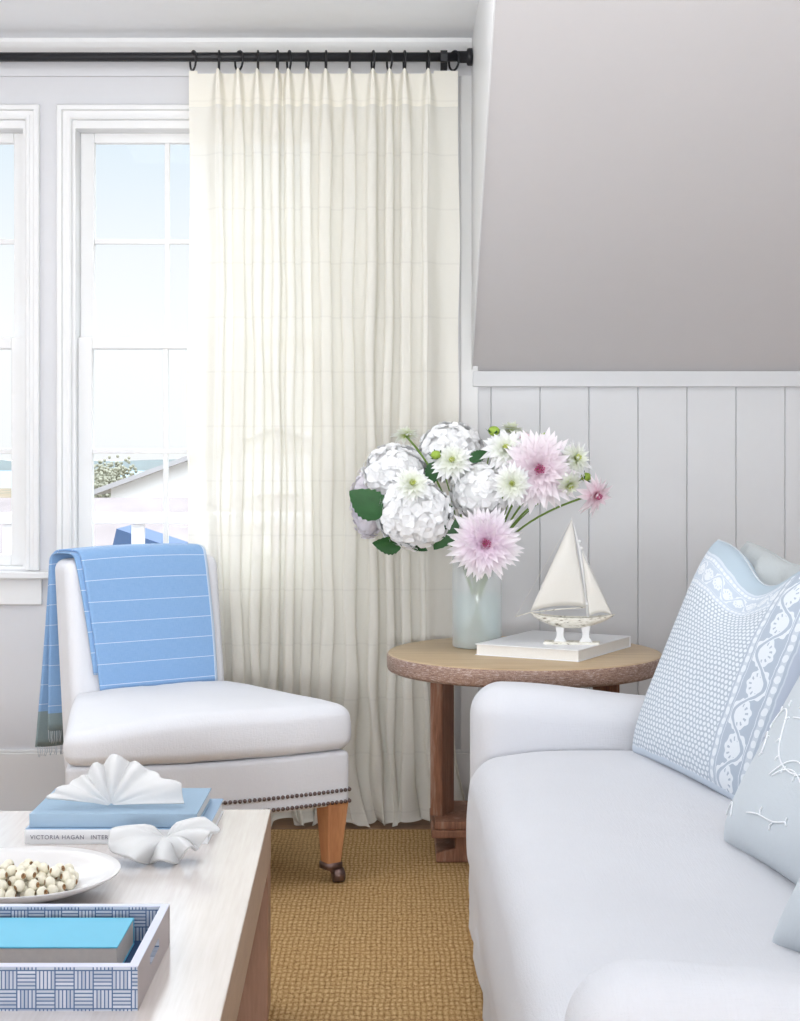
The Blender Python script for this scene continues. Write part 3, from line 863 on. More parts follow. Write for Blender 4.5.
def dahlia_head(r, n, layers=6, seed=1, wid=.19, base=6, step=4, blunt=.65, droop=-8):
    bm = bmesh.new(); rr = random.Random(seed); a, b, n = basis(n)
    for l in range(layers):
        f = l / (layers - 1); cnt = base + l * step; el = R(80 * (1 - f) ** 1.1 + droop * f)
        for k in range(cnt):
            an = 2 * math.pi * (k + .5 * (l % 2)) / cnt + rr.uniform(-.1, .1)
            d0 = a * math.cos(an) + b * math.sin(an); e = el + rr.uniform(-.12, .12)
            d = d0 * math.cos(e) + n * math.sin(e); up = (n * math.cos(e) - d0 * math.sin(e))
            Lp = r * (.34 + .66 * f) * rr.uniform(.78, 1.10)
            petal(bm, d0 * r * .06 + n * r * .12 * (1 - f), d, up, Lp, r * wid * (.65 + .5 * f), rr.uniform(-.28, .16), rr.uniform(.2, .6), 5, blunt)
    return bm
def bez(p0, p1, p2, n=12):
    return [(p0 * (1 - t) ** 2 + p1 * 2 * t * (1 - t) + p2 * t * t) for t in [i / n for i in range(n + 1)]]
stem_i = 0
def stem_pts(h, back):
    """from the flower head down through the vase mouth to the bottom of the water, local to the head"""
    global stem_i
    a = stem_i * 2.4; stem_i += 1
    rim = Vector((VX + .045 * math.cos(a), VY + .045 * math.sin(a), TZ + VH - .01))
    dx = (h.x - VX); rim.x = VX + max(-.055, min(.055, dx * .35 + .015 * math.cos(a)))
    rim.y = VY + max(-.045, min(.05, (h.y - VY) * .3 + .02 * math.sin(a)))
    foot = Vector((VX - (rim.x - VX) * .55, VY - (rim.y - VY) * .6, TZ + .04))
    p0 = h + back
    ctrl = Vector((rim.x * .75 + p0.x * .25, rim.y * .75 + p0.y * .25, (rim.z * .35 + p0.z * .65)))
    pts = bez(p0, ctrl, rim, 12) + [rim.lerp(foot, .5), foot]
    return [q - h for q in pts]
def leaf_bm(tip_dir, up, L, Wd, base=Vector((0, 0, 0)), teeth=True, droop=.15):
    bm = bmesh.new(); d = Vector(tip_dir).normalized(); up = (Vector(up) - d * Vector(up).dot(d)).normalized(); s = d.cross(up)
    n = 16; rows = []
    for i in range(n + 1):
        t = i / n; w = Wd * math.sin(math.pi * t ** .75) ** .8 if 0 < t < 1 else .0008
        if teeth: w *= 1 + (.07 if i % 2 else -.05)
        p = base + d * L * t - up * droop * L * t * t
        rows.append([bm.verts.new(p + s * w * q + up * (.22 * w * abs(q))) for q in (-1, -.5, 0, .5, 1)])
    for A, B in zip(rows, rows[1:]):
        for k in range(4): bm.faces.new((A[k], A[k + 1], B[k + 1], B[k]))
    return bm
GF = 'flowers in the glass vase'
def flower(kind, name, px, py, Y, rpx, n, label, mat=None, seed=1, leaves=(), **kw):
    h = W(px, py, Y); r = rpx * Y / FPX * 1.08; n = Vector(n).normalized()
    o = thing(name, label, 'flower', h, 0, GF)
    if kind == 'hyd':
        head = link_mesh('flower_head', hydrangea_head(kw.get('nf', 270), r, kw.get('sq', (1, 1, .92)), seed), mat or M['hyd'], o)
        back = -n * r * .6
    elif kind == 'dah':
        head = link_mesh('petals', dahlia_head(r, n, seed=seed, **kw), mat or M['dwhite'], o)
        bm = bmesh.new(); a, b, n2 = basis(n)
        for k in range(26):
            an = k * 2.4; q = math.sqrt(k / 26) * r * .13
            c = (a * math.cos(an) + b * math.sin(an)) * q + n * (r * .30)
            tube(bm, [c - n * r * .2, c + n * r * .05], r * .018, 5)
        link_mesh('flower_centre', bm, M['dcore'] if mat in (M['dpink'], M['dblush'], M['dblush2']) else M['dcorey'], o)
        bm = bmesh.new()
        for k in range(6):
            an = k * 1.047; d0 = a * math.cos(an) + b * math.sin(an)
            petal(bm, -n * r * .03, (d0 - n * .25).normalized(), -n, r * .30, r * .09, .2, .2, 3)
        link_mesh('sepals', bm, M['budgreen'], o)
        back = -n * r * .08
    else:
        bm = bmesh.new(); ball(bm, (0, 0, 0), r, 12, 8, (1, 1, .85)); a, b, n2 = basis(n)
        link_mesh('bud', bm, M['budgreen'], o)
        bm = bmesh.new()
        for k in range(6):
            an = k * 1.047; d0 = a * math.cos(an) + b * math.sin(an)
            petal(bm, -n * r * .8 + d0 * r * .2, (d0 + n * .5).normalized(), n, r * 1.5, r * .45, .3, .3, 3)
        link_mesh('sepals', bm, M['leafdark'], o)
        back = -n * r * .7
    sp = stem_pts(h, back)
    bm = bmesh.new(); tube(bm, sp, [.0022 if kind == 'bud' else .0034] * len(sp), 7); link_mesh('stem', bm, M['stemgreen'], o)
    for (lx, ly, LY, tx, ty, tY, wd, up) in leaves:
        b0 = W(lx, ly, LY) - h; t0 = W(tx, ty, tY) - h
        d = t0 - b0
        bm = leaf_bm(d, up, d.length, wd * 5.1 / FPX, b0); j = min(range(len(sp)), key=lambda q: (sp[q] - b0).length)
        tube(bm, [b0 + d * .04, b0.lerp(sp[j], .5) - Vector((0, 0, .004)), sp[j]], .0013, 5)
        link_mesh('leaf', bm, M['leafdark'], o)
F = (0, -1, 0)
flower('hyd', 'hydrangea', 368, 503, 5.34, 20, (-.6, -.6, .3), 'faint lilac hydrangea at the far left edge of the bouquet', M['hydlilac'], 3, nf=150, sq=(.85, 1, 1.75))
flower('hyd', 'hydrangea', 396, 474, 5.22, 31, (-.4, -.7, .5), 'white hydrangea at the upper left of the bouquet behind a spiky dahlia', None, 4)
flower('hyd', 'hydrangea', 415, 514, 5.02, 36, (-.2, -1, .1), 'large white hydrangea in front at the lower left, ringed by dark leaves', None, 5, nf=340,
       leaves=((382, 517, 4.98, 351, 489, 4.98, 17, (.2, -1, .5)), (402, 545, 5.02, 373, 545, 5.0, 10, (0, -.9, -.4)), (440, 505, 5.0, 450, 524, 5.0, 10, (.1, -1, .2)),
               (456, 520, 4.99, 434, 550, 4.99, 11, (.2, -1, .3)), (410, 545, 5.0, 428, 549, 5.0, 6, (0, -.6, .6))))
flower('hyd', 'hydrangea', 451, 452, 5.27, 31, (0, -.6, .8), 'white hydrangea at the top centre of the bouquet', None, 6,
       leaves=((438, 462, 5.1, 428, 485, 5.1, 9, (-.3, -1, .3)), (470, 462, 5.08, 489, 449, 5.1, 7, (-.2, -1, .6))))
flower('hyd', 'hydrangea', 481, 491, 5.08, 29, (.1, -1, .2), 'white hydrangea in the middle of the bouquet above the lower pink dahlia', None, 7, nf=280)
flower('dah', 'dahlia', 485, 543, 4.97, 35, (.02, -1, -.02), 'pale pink dahlia drooping over the rim of the glass vase', M['dpink'], 11, layers=9, base=7, step=4, wid=.165, blunt=.62)
flower('dah', 'dahlia', 539, 470, 4.98, 38, (-.05, -1, .05), 'large blush dahlia with a magenta heart at the right of the bouquet', M['dblush'], 12, layers=9, base=7, step=4, wid=.185, blunt=.6)
flower('dah', 'dahlia', 412, 484, 4.88, 20, (.15, -1, .35), 'spiky white dahlia lying against the front left hydrangea', None, 13, layers=5, base=5, step=3)
flower('dah', 'dahlia', 406, 435, 5.10, 14, (-.1, .3, .9), 'small white dahlia seen from behind, highest at the left of the bouquet', None, 14, layers=4)
flower('dah', 'dahlia', 452, 461, 5.0, 20, (-.1, -1, .3), 'greenish white dahlia in front of the top centre hydrangea', None, 15, layers=5)
flower('dah', 'dahlia', 512, 430, 5.10, 15, (.1, .1, 1), 'small white dahlia facing up at the very top of the bouquet', None, 16, layers=4)
flower('dah', 'dahlia', 506, 450, 5.02, 23, (-.1, -.9, .5), 'white dahlia upper right of the middle, above a lower white dahlia', None, 17, layers=6)
flower('dah', 'dahlia', 512, 484, 4.93, 20, (-.1, -1, .1), 'white dahlia between the middle hydrangea and the blush dahlia', None, 18, layers=5)
flower('dah', 'dahlia', 575, 459, 4.98, 20, (.55, -.75, .3), 'spiky white dahlia right of the large blush dahlia', None, 19, layers=5, wid=.12)
flower('dah', 'dahlia', 569, 484, 4.95, 15, (.4, -.5, -.6), 'small white dahlia hanging under the blush dahlia at the right', None, 20, layers=4)
flower('dah', 'dahlia', 595, 495, 4.98, 21, (.55, -.65, -.25), 'small blush dahlia hanging out furthest right over the sailboat', M['dblush2'], 21, layers=4, base=4, step=3, wid=.16)
flower('dah', 'dahlia', 526, 440, 5.28, 12, (0, -.5, .8), 'faint lilac dahlia tucked behind at the top of the bouquet', M['dblush2'], 26, layers=4)
flower('bud', 'dahlia_bud', 494, 431, 5.05, 5.5, (.1, -.1, 1), 'green dahlia bud on a tall stem, left of the topmost white dahlia', seed=22)
flower('bud', 'dahlia_bud', 545, 437, 5.05, 5, (.1, -.1, 1), 'green dahlia bud above the large blush dahlia', seed=23)
flower('bud', 'dahlia_bud', 586, 477, 5.03, 5, (.8, -.3, .5), 'green dahlia bud at the right beside the furthest blush dahlia', seed=24)
flower('bud', 'dahlia_bud', 436, 455, 5.0, 5, (-.3, -.6, .7), 'green dahlia bud on the left side of the bouquet above a dark leaf', seed=25)

# ------------------------------------------------------------------ model sailboat
bo = Vector((.542, 5.0, TZ + .036)); boat = thing('model_sailboat', 'weathered white model sailboat with cream sails standing on the white book', 'model boat', bo, R(-9))
KB = 5.0 / FPX
def bl(px, py): return Vector(((px - 569) * KB, 0, (638 - py) * KB))
bm = bmesh.new()                                                   # stand plate and two curved cradles
prism(bm, [(-.088, -.03), (-.03, -.034), (.03, -.030), (.085, -.024), (.085, .024), (-.088, .03)], 0, .007, 2)
link_mesh('stand_plate', bm, M['hull'], boat, False)
for xc in (-.038, .042):
    bm = bmesh.new()
    prism(bm, [(xc - .020, .007), (xc + .020, .007), (xc + .011, .022), (xc + .010, .034), (xc + .014, .052), (xc + .014, .060), (xc - .014, .060), (xc - .014, .052), (xc - .010, .034), (xc - .011, .022)], -.012, .012, 1)
    link_mesh('stand_post', bm, M['outwhite'], boat, False)
bm = bmesh.new()
xa, xb = -.130, .133
def hull_pt(u, v):
    x = xa + (xb - xa) * u
    w = .036 * max(0., math.sin(math.pi * u ** .85)) ** .62 + .0006
    dep = .034 * max(0., math.sin(math.pi * u ** .9)) ** .7 + .001
    sheer = .083 + .012 * (2 * u - 1) ** 2
    a = math.pi * v
    return Vector((x, -w * math.cos(a), sheer - dep * math.sin(a) ** .8))
grid(bm, 30, 14, hull_pt)
grid(bm, 30, 4, lambda u, v: Vector((hull_pt(u, 0).x, hull_pt(u, 0).y * (1 - 2 * v), hull_pt(u, 0).z - .004)))
bmesh.ops.remove_doubles(bm, verts=bm.verts, dist=.0002)
link_mesh('hull', bm, M['hull'], boat)
ms = bl(568, 511); mb = bl(584.5, 611)
bm = bmesh.new(); tube(bm, [mb, bl(580, 570), bl(576.5, 545), ms], [.0042, .0042, .0035, .0018], 10)
for q in (bl(576, 536), bl(578, 543), bl(583.5, 598)): ball(bm, q, .006, 8, 6)
link_mesh('mast', bm, M['outwhite'], boat)
bm = bmesh.new(); tube(bm, [bl(512, 612), bl(527, 607.5), bl(555, 604), bl(584, 601.5)], .0018, 6); link_mesh('boom', bm, M['hull'], boat)
def sailf(A, B, Cc, belly):
    A, B, Cc = Vector(A), Vector(B), Vector(Cc)   # A top, B foot outer, Cc foot inner
    def f(u, v):
        e = B.lerp(Cc, v) + Vector((0, 0, .010 * math.sin(math.pi * v)))
        p = A.lerp(e, max(u, .004)); p.y += belly * math.sin(math.pi * u) * math.sin(math.pi * (.1 + .8 * v)) - .003
        return p
    bm = bmesh.new(); grid(bm, 16, 12, f); return bm
o = link_mesh('mainsail', sailf(bl(568.5, 514), bl(527, 606), bl(583, 601), -.022), M['sail'], boat); mod_solid(o, .0012)
o = link_mesh('jib_sail', sailf(bl(578.5, 546), bl(608.5, 609), bl(586, 610), -.012), M['sail'], boat); mod_solid(o, .0012)
bm = bmesh.new(); tube(bm, [bl(577, 540), bl(609, 610)], .0008, 5); tube(bm, [bl(568.5, 513), bl(512, 612)], .0006, 5); link_mesh('rigging', bm, M['sail'], boat)

# ------------------------------------------------------------------ sofa
SX, SY = .192, 4.45
sofa = thing('slipcovered_sofa', 'long white slipcovered sofa with rounded low arms', 'sofa', (SX, SY, .013), R(.2))
LEN = 2.62; DEP = .98; AW = .205
def arm_f(x, y, z):
    s = smooth01((x - .08) / .5)
    if z > .3: z -= .040 * s * (z - .3) / .34
    bulge = .006 * math.sin(x * 9 + 1) * (1 if z > .2 else 0)
    if z < .16: x -= .012 * (.16 - z) / .16
    return (x, y + bulge * .4, z - ZO)
for k, y0 in enumerate((-AW, -LEN)):
    bm = bmesh.new(); rbox(bm, (.0, y0, .02), (DEP - .08, y0 + AW, .668), .088, 14, 7, arm_f)
    link_mesh('arm', bm, M['sofa'], sofa)
def seat_f(x, y, z):
    u = (y + LEN / 2) / (LEN / 2 - AW)
    top = smooth01((z - .40) / .08)
    k = max(0, 1 - abs(u) ** 5)
    z += top * (.018 * k + .005 * nz(y * 3.1 + x * 2., 1.)) - .022 * top * (1 - smooth01((x + .03) / .22))
    if x < .08: x += -.012 * math.sin(math.pi * min(1, max(0, (z - .15) / .3))) + .004 * nz(y * 4)
    return (x, y, z - ZO)
bm = bmesh.new(); rbox(bm, (-.006, -LEN + AW + .004, .17), (.86, -AW - .004, .506), .072, 16, 7, seat_f)
link_mesh('seat_cushion', bm, M['sofa'], sofa)
bm = bmesh.new()
def skirt_f(x, y, z):
    if x < .1: x += .010 * nz(y * 11, 2.) * (1 if z < .1 else 0) - .010 * (.2 - z) / .2
    return (x, y, z - ZO)
rbox(bm, (.004, -LEN + .01, .016), (DEP - .06, -.01, .21), .012, 30, 2, skirt_f)
link_mesh('skirt', bm, M['sofa'], sofa)
bm = bmesh.new()
rbox(bm, (.78, -LEN, .02), (1.06, 0, .80), .08, 14, 5, lambda x, y, z: (x + .10 * max(0, z - .4), y, z - ZO))
link_mesh('back', bm, M['sofa'], sofa)

# ------------------------------------------------------------------ cushions
def pillow(name, label, B0, e1, e2, thick, mat, dip=0., n=48, puff=.42, ear=.05, piping=None, wrink=0., grp='cushions on the sofa'):
    B0, e1, e2 = Vector(B0), Vector(e1), Vector(e2)
    nrm = e2.cross(e1).normalized()
    if nrm.x > 0: nrm = -nrm
    o = thing(name, label, 'cushion', B0 + e1 * .5, 0, grp)
    c0 = B0 + e1 * .5
    def surf(u, v, side):
        a, b = 2 * u - 1, 2 * v - 1
        uu = .5 + .5 * a * (1 - ear * (1 - b * b) * abs(a) ** 2)
        vv = .5 + .5 * b * (1 - ear * (1 - a * a) * abs(b) ** 2)
        vv -= dip * math.exp(-((u - .50) / .24) ** 2) * smooth01((v - .45) / .55)
        t = (max(0, 1 - a ** 4) ** puff) * (max(0, 1 - b ** 4) ** puff)
        t *= 1 + wrink * nz(u * 9 + v * 5, 1.) * .3
        if dip: t *= 1 - .55 * math.exp(-((u - .52) / .22) ** 2) * smooth01((v - .55) / .45)
        p = B0 + e1 * uu + e2 * vv
        p = p + nrm * (side * thick * t)
        return p - c0
    bm = bmesh.new()
    def cl(t): return .5 - .5 * math.cos(math.pi * t) if True else t
    uvf = lambda u, v: (cl(u), cl(v))
    grid(bm, n, n, lambda u, v: surf(cl(u), cl(v), 1), uvf)
    grid(bm, n, n, lambda u, v: surf(cl(u), cl(v), -1), uvf)
    bmesh.ops.remove_doubles(bm, verts=bm.verts, dist=.0003)
    link_mesh('cushion_cover', bm, mat, o)
    if piping:
        bm = bmesh.new(); m = 40
        pts = [surf(cl(i / m), 0, 0) for i in range(m)] + [surf(1, cl(i / m), 0) for i in range(m)] + [surf(cl(1 - i / m), 1, 0) for i in range(m)] + [surf(0, cl(1 - i / m), 0) for i in range(m + 1)]
        tube(bm, pts, .003, 6); link_mesh('piping', bm, piping, o)
    return o, surf
pillow('cushion', 'large pale blue block-printed cushion with dotted field and floral border', (.612, 4.17, .510), (.165, -.76, -.0), (.232, .045, .555), .074, M['print'], dip=.15, n=64, ear=.03, piping=M['ice_cushion'])
pillow('cushion', 'grey blue velvet cushion behind the block-printed one', (.755, 4.19, .525), (.13, -.66, 0), (.165, .02, .535), .07, M['grey_cushion'], dip=.05, wrink=1.6, piping=M['grey_cushion'])
o3, s3 = pillow('cushion', 'ice blue cushion embroidered with white branches, at the right edge', (.652, 3.18, .508), (.09, -.56, .0), (.27, .03, .465), .085, M['ice_cushion'], dip=.02, piping=M['ice_cushion'])
# embroidery lies on the cushion face
def emb(curves):
    bm = bmesh.new()
    for pts in curves:
        q = []
        for (a, b), (c, d) in zip(pts, pts[1:]):
            for k in range(6): q.append((a + (c - a) * k / 6, b + (d - b) * k / 6))
        q.append(pts[-1])
        for _ in range(30):
            q = [q[0]] + [((q[i - 1][0] + 2 * q[i][0] + q[i + 1][0]) / 4, (q[i - 1][1] + 2 * q[i][1] + q[i + 1][1]) / 4) for i in range(1, len(q) - 1)] + [q[-1]] if len(pts) > 2 else q
        tube(bm, [s3(a, b, 1) + Vector((-.0015, -.0005, .0005)) for a, b in q], .0017, 5)
    return bm
curves = []
def spray(a0, b0, pts, twigs=True):
    p = [(a0 + x, b0 + y) for x, y in pts]; curves.append(p)
    if twigs:
        for i in range(1, len(p)):
            for s in (-1, 1):
                x, y = p[i]; dx, dy = x - p[i - 1][0], y - p[i - 1][1]; l = math.hypot(dx, dy) + 1e-6
                curves.append([(x, y), (x - s * dy / l * .014 + dx / l * .008, y + s * dx / l * .014 + dy / l * .008)])
spray(.10, .46, [(0, 0), (.04, .07), (.10, .10), (.15, .05), (.18, -.03), (.24, -.09), (.32, -.12), (.42, -.13), (.5, -.10)])
spray(.07, .36, [(0, .06), (.04, .10), (.09, .06), (.12, 0)], True)
spray(.22, .66, [(0, 0), (.04, .08), (.09, .10), (.12, .04), (.13, -.03)], False)
spray(.27, .66, [(0, 0), (.03, .07), (.07, .08), (.10, .02)], False)
spray(.30, .56, [(0, 0), (.08, .05), (.16, .05), (.22, 0)], False); spray(.30, .52, [(0, 0), (.1, .01), (.22, .04), (.34, .03)], True)
spray(.35, .30, [(0, 0), (.06, .08), (.16, .10), (.26, .06), (.3, -.02)], False); spray(.37, .30, [(0, 0), (.06, .05), (.14, .06), (.22, .02)], False)
spray(.06, .10, [(0, 0), (.03, .06), (.08, .06), (.10, 0)], False)
spray(.45, .80, [(0, 0), (.08, .06), (.18, .06), (.26, .0)], True); spray(.30, .14, [(0, 0), (.1, .03), (.2, .0), (.3, .04)], True)
link_mesh('embroidery', emb(curves), M['thread'], o3)
pillow('cushion', 'grey blue cushion corner showing at the lower right by the near arm', (.588, 2.52, .506), (.20, -.30, .0), (.22, .05, .38), .07, M['ice_cushion'], piping=M['ice_cushion'])

# ------------------------------------------------------------------ coffee table
CT_Z = .466
ct = thing('coffee_table', 'pale washed oak coffee table with thick top and block legs', 'coffee table', (-.3, 3.70, .013), R(1.6))
bm = bmesh.new()
TL, TW = 1.75, 1.35
rbox(bm, (-TW, -TL, .352 - ZO), (0, 0, CT_Z - ZO), .003, 2, 2)
o = link_mesh('tabletop', bm, [M['oaktop'], M['oakside']], ct, False)
for p in o.data.polygons:
    if p.normal.z < .7: p.material_index = 1
for x, y in ((-.001, -.001), (-TW + .001, -.001), (-.001, -TL + .121), (-TW + .001, -TL + .121)):
    bm = bmesh.new(); x1 = x if x > -.5 else x + .12
    box(bm, x1 - .12, x1, y - .12, y, 0, .353 - ZO)
    mod_bevel(link_mesh('leg', bm, M['oakleg'], ct, False), .002)

# books on the coffee table
b1 = book('book', 'white-spined coffee table book with blue jacket, bottom of the stack', (-.795, 3.368, CT_Z), R(0), .388, .30, .030, M['white_cover'], M['paper'], 'front')
bm = bmesh.new(); box(bm, .0, .388, .004, .30, .0302, .0312); link_mesh('jacket_front', bm, M['blue_jacket'], b1, False)
cu = bpy.data.curves.new('title', 'FONT'); cu.body = 'VICTORIA HAGAN   INTERIORS'; cu.size = .0125; cu.space_character = 1.12; cu.extrude = .0002
to = bpy.data.objects.new('title', cu); C.objects.link(to)
dg = bpy.context.evaluated_depsgraph_get()
me = bpy.data.meshes.new_from_object(to.evaluated_get(dg)); C.objects.unlink(to); bpy.data.objects.remove(to)
me.materials.clear(); me.materials.append(M['inkgrey'])
t = bpy.data.objects.new('title_lettering', me); C.objects.link(t); t.parent = b1
t.location = (.012, -.0015, .0105); t.rotation_euler = (R(90), 0, 0)
b2 = book('book', 'plain blue cloth-bound book lying on the white-spined book', (-.789, 3.384, CT_Z + .0315), R(0), .357, .262, .029, M['blue_cloth'], M['paper'], 'front')

# giant clam shells: a fan of lobes spreading from the hinge; keys are (dx, dz, crest or valley) along the rim in metres
def shell_bm(keys, bowl, ruff):
    bm = bmesh.new(); nu, nv = 150, 26
    pol = []
    for x, z, c in keys:
        a = math.atan2(x, z)
        if pol:
            while a - pol[-1][0] > math.pi: a -= 2 * math.pi
            while a - pol[-1][0] < -math.pi: a += 2 * math.pi
        pol.append((a, math.hypot(x, z), c))
    def rim(u):
        q = u * (len(pol) - 1); i = min(int(q), len(pol) - 2); f = q - i; g_ = .5 - .5 * math.cos(math.pi * f)
        A, B = pol[i], pol[i + 1]
        return A[0] + (B[0] - A[0]) * f, A[1] + (B[1] - A[1]) * g_, A[2] + (B[2] - A[2]) * g_
    def f(u, v):
        v = .04 + .96 * v; a, r, c = rim(u)
        y = -bowl * math.sin(v * math.pi * .72) - ruff * c * v ** 1.5 + .006 * v * v * math.sin(u * 40)
        rr_ = r * v * (1 + .012 * math.sin(u * 61 + v * 9))
        return Vector((rr_ * math.sin(a), y, rr_ * math.cos(a)))
    grid(bm, nu, nv, f); return bm
ks = 3.5 / FPX
s1k = [(-62, 7, .1), (-52, 15, .35), (-40, 20, -.2), (-29, 28, .4), (-24, 28, -.5), (-15, 40, .9), (-8, 39, -.7), (5, 49, 1.), (17, 41, -.8), (25, 41, .6), (36, 34, -.4), (50, 26, .5), (70, 18, .2), (72, 0, -.1)]
s1 = shell_bm([(x * ks, z * ks, c) for x, z, c in s1k], .030, .020)
s1o = link_mesh('clam_shell', s1, M['plaster'], loc=(-.628, 3.455, CT_Z + .0635)); mod_solid(s1o, .008); mod_sub(s1o, 1)
s1o.rotation_euler = (R(-14), 0, R(3))
tag(s1o, 'white ruffled clam shell standing on top of the blue book', 'shell')
ks = 3.28 / FPX
s2k = [(-20, 6, .2), (-52, 0, .3), (-55, -14, -.2), (-40, -30, .2), (-27, -42, 1.), (-13, -30, -1.), (3, -44, 1.), (15, -29, -1.), (26, -28, .9), (33, -14, -.8), (46, -8, .5), (54, 4, -.2), (40, 10, .3), (14, 10, 0)]
s2 = shell_bm([(x * ks, z * ks, c) for x, z, c in s2k], .030, .022)
s2o = link_mesh('clam_shell', s2, M['plaster'], loc=(-.480, 3.255, CT_Z + .040)); mod_solid(s2o, .007); mod_sub(s2o, 1)
s2o.rotation_euler = (R(-50), 0, R(4))
tag(s2o, 'white ruffled clam shell lying on the table against the book stack', 'shell')

# plate with bead strand
PX, PY = -.712, 2.985
pl = thing('serving_plate', 'wide shallow white ceramic plate holding the bead strand', 'plate', (PX, PY, CT_Z))
bm = bmesh.new()
lathe(bm, [(0, 0), (.075, 0), (.080, .003), (.125, .014), (.165, .029), (.184, .040), (.1855, .043), (.1835, .0445), (.162, .0345), (.12, .0185), (.08, .009), (0, .007)], 80)
link_mesh('plate_body', bm, M['bowl'], pl)
bs = thing('bead_strand', 'heap of cream wooden beads on a string in the white plate', 'bead strand', (PX, PY, CT_Z + .008))
bead_me = None
def bead_bm():
    bm = bmesh.new(); r, h = .0110, .0092
    prof = [(.0018, -h * .2), (.0020, -h * .96), (.0052, -h), (.0086, -h * .68), (r, -h * .2), (r, h * .2), (.0086, h * .68), (.0052, h), (.0020, h * .96), (.0018, h * .2)]
    lathe(bm, prof, 16)
    for f in bm.faces:
        c = f.calc_center_median()
        if math.hypot(c.x, c.y) < .0037: f.material_index = 1
    return bm
cnt = 0; placed = []
tries = 0
while cnt < 100 and tries < 20000:
    tries += 1
    x, y = rnd.uniform(-.065, .112), rnd.uniform(-.075, .085)
    lay = 0 if cnt < 52 else (1 if cnt < 84 else 2)
    if ((x - .0) / (.112, .100, .075)[lay]) ** 2 + (y / (.082, .070, .045)[lay]) ** 2 > 1: continue
    rad = math.hypot(x, y)
    z = .0100 + max(0, rad - .075) * .25 + lay * .0140
    if any((Vector((x, y, z)) - q).length < (.0172, .0165, .0165)[lay] for q in placed): continue
    placed.append(Vector((x, y, z)))
    if bead_me is None: o = link_mesh('bead', bead_bm(), [M['bead'], M['beadhole']], bs); bead_me = o
    else: o = bead_me.copy(); C.objects.link(o); o.parent = bs
    o.location = (x, y, z); o.rotation_euler = (rnd.uniform(-.3, .3), R(90) + rnd.uniform(-.35, .35), rnd.uniform(-.8, .8)); cnt += 1

# inlaid tray
tx1, ty0, ty1, th = -.3885, 2.356, 2.682, .067; tw = .60
tr = thing('inlay_tray', 'blue and white bone inlay rectangular tray on the coffee table', 'tray', (tx1, ty0, CT_Z), 0)
D = ty1 - ty0; tk = .0135
def panel(mat, *b, nm='side_panel'):
    bm = bmesh.new(); box(bm, *b); return link_mesh(nm, bm, mat, tr, False)
panel(M['inlay_x'], -tw, 0, 0, tk, 0, th - .002)
panel(M['inlay_x'], -tw, 0, D - tk, D, 0, th - .002)
# end panels with handle slots
def end_panel(xa, xb, outer):
    bm = bmesh.new()
    y0, y1, z0, z1 = tk, D - tk, 0, th - .002; h0, h1, g0, g1 = D / 2 - .045, D / 2 + .045, .030, .046
    box(bm, xa, xb, y0, h0, z0, z1); box(bm, xa, xb, h1, y1, z0, z1); box(bm, xa, xb, h0, h1, z0, g0); box(bm, xa, xb, h0, h1, g1, z1)
    o = link_mesh('end_panel', bm, [M['inlay_y'], M['traybeige']], tr, False)
    for p in o.data.polygons:
        if p.normal.x * outer > .5: p.material_index = 1
end_panel(-tk, 0, 1); end_panel(-tw, -tw + tk, -1)
for a_, b_ in ((0, tk), (D - tk, D)):
    bm = bmesh.new(); box(bm, -.0003, .0004, a_, b_, 0, th - .002); link_mesh('corner_veneer', bm, M['traybeige'], tr, False)
bm = bmesh.new()
box(bm, -tw, 0, 0, tk, th - .002, th); box(bm, -tw, 0, D - tk, D, th - .002, th); box(bm, -tk, 0, tk, D - tk, th - .002, th); box(bm, -tw, -tw + tk, tk, D - tk, th - .002, th)
link_mesh('rim', bm, M['trayrim'], tr, False)
panel(M['traywell'], -tw + tk, -tk, tk, D - tk, .0, .009, nm='tray_floor')
book('book', 'turquoise-covered book lying inside the inlaid tray', (-.85, 2.488, CT_Z + .0095), 0, .408, .158, .045, M['turq'], M['tanpages'], 'back', over=.0015)

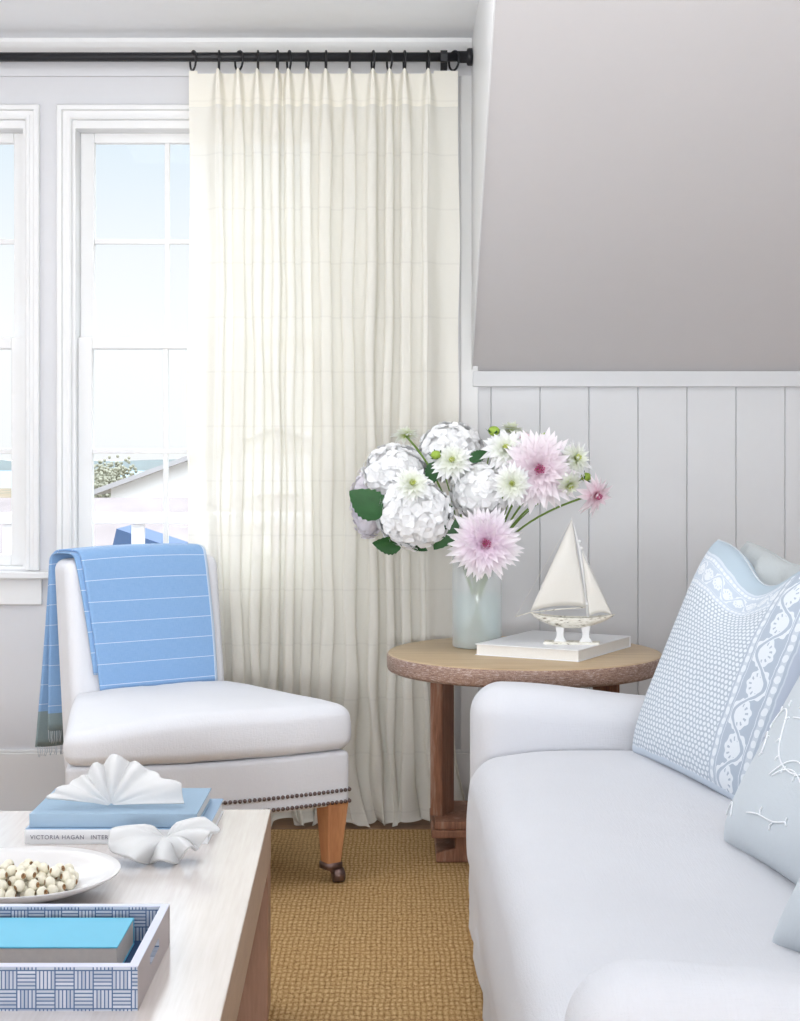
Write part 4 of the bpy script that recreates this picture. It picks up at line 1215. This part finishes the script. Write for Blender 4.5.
# ------------------------------------------------------------------ light
wd = bpy.data.worlds.new('world'); scene.world = wd; wd.use_nodes = True
nt = wd.node_tree; nt.nodes.clear()
out = nt.nodes.new('ShaderNodeOutputWorld'); bg = nt.nodes.new('ShaderNodeBackground')
tc = nt.nodes.new('ShaderNodeTexCoord'); sp = nt.nodes.new('ShaderNodeSeparateXYZ'); rp = nt.nodes.new('ShaderNodeValToRGB')
nt.links.new(tc.outputs['Generated'], sp.inputs[0]); nt.links.new(sp.outputs[2], rp.inputs[0])
el = rp.color_ramp.elements
stops = [(0.0, (1.0, 1.0, 1.0)), (.07, (1.05, 1.05, 1.05)), (.12, (.98, 1.0, 1.03)), (.20, (.80, .90, .98)), (.27, (.9, 1.0, 1.1)), (.40, (3.8, 4.0, 4.2)), (1.0, (4.4, 4.6, 4.9))]
while len(el) < len(stops): el.new(.5)
for e, (p, c) in zip(el, stops): e.position = p; e.color = c + (1,)
nt.links.new(rp.outputs[0], bg.inputs[0]); bg.inputs[1].default_value = 1.0
nt.links.new(bg.outputs[0], out.inputs[0])
def area(name, loc, target, sx, sy, power, col=(1, 1, 1)):
    l = bpy.data.lights.new(name, 'AREA'); l.shape = 'RECTANGLE'; l.size = sx; l.size_y = sy; l.energy = power; l.color = col
    o = bpy.data.objects.new(name, l); C.objects.link(o); o.location = loc
    o.rotation_euler = (Vector(target) - Vector(loc)).to_track_quat('-Z', 'Y').to_euler(); return o
area('window_light_behind', (-.3, -11.7, 1.7), (.1, 4, 1.2), 4.8, 2.0, 670, (.95, .975, 1))  # added fill far behind the camera, evens the light along the room
area('window_light_left', (-2.8, 3.4, 1.7), (1.5, 4.0, .8), 2.6, 1.6, 24, (.92, .965, 1))  # added side fill at the left wall, where no window is built
area('ceiling_lamp', (-.1, 4.15, 2.765), (-.1, 4.6, 0), 2.4, .5, 24, (.97, .985, 1))  # added overhead fill that brightens the far end; not a fixture of the room
area('uplighter', (-.2, 1.1, .80), (-.2, 1.4, 2.78), 2.6, .9, 102, (.90, .955, 1))  # added unseen fill below the view, aimed up to brighten the ceiling

scene.view_settings.view_transform = 'Standard'
scene.view_settings.look = 'None'
scene.view_settings.exposure = 0.0
scene.cycles.max_bounces = 10
scene.cycles.transparent_max_bounces = 16
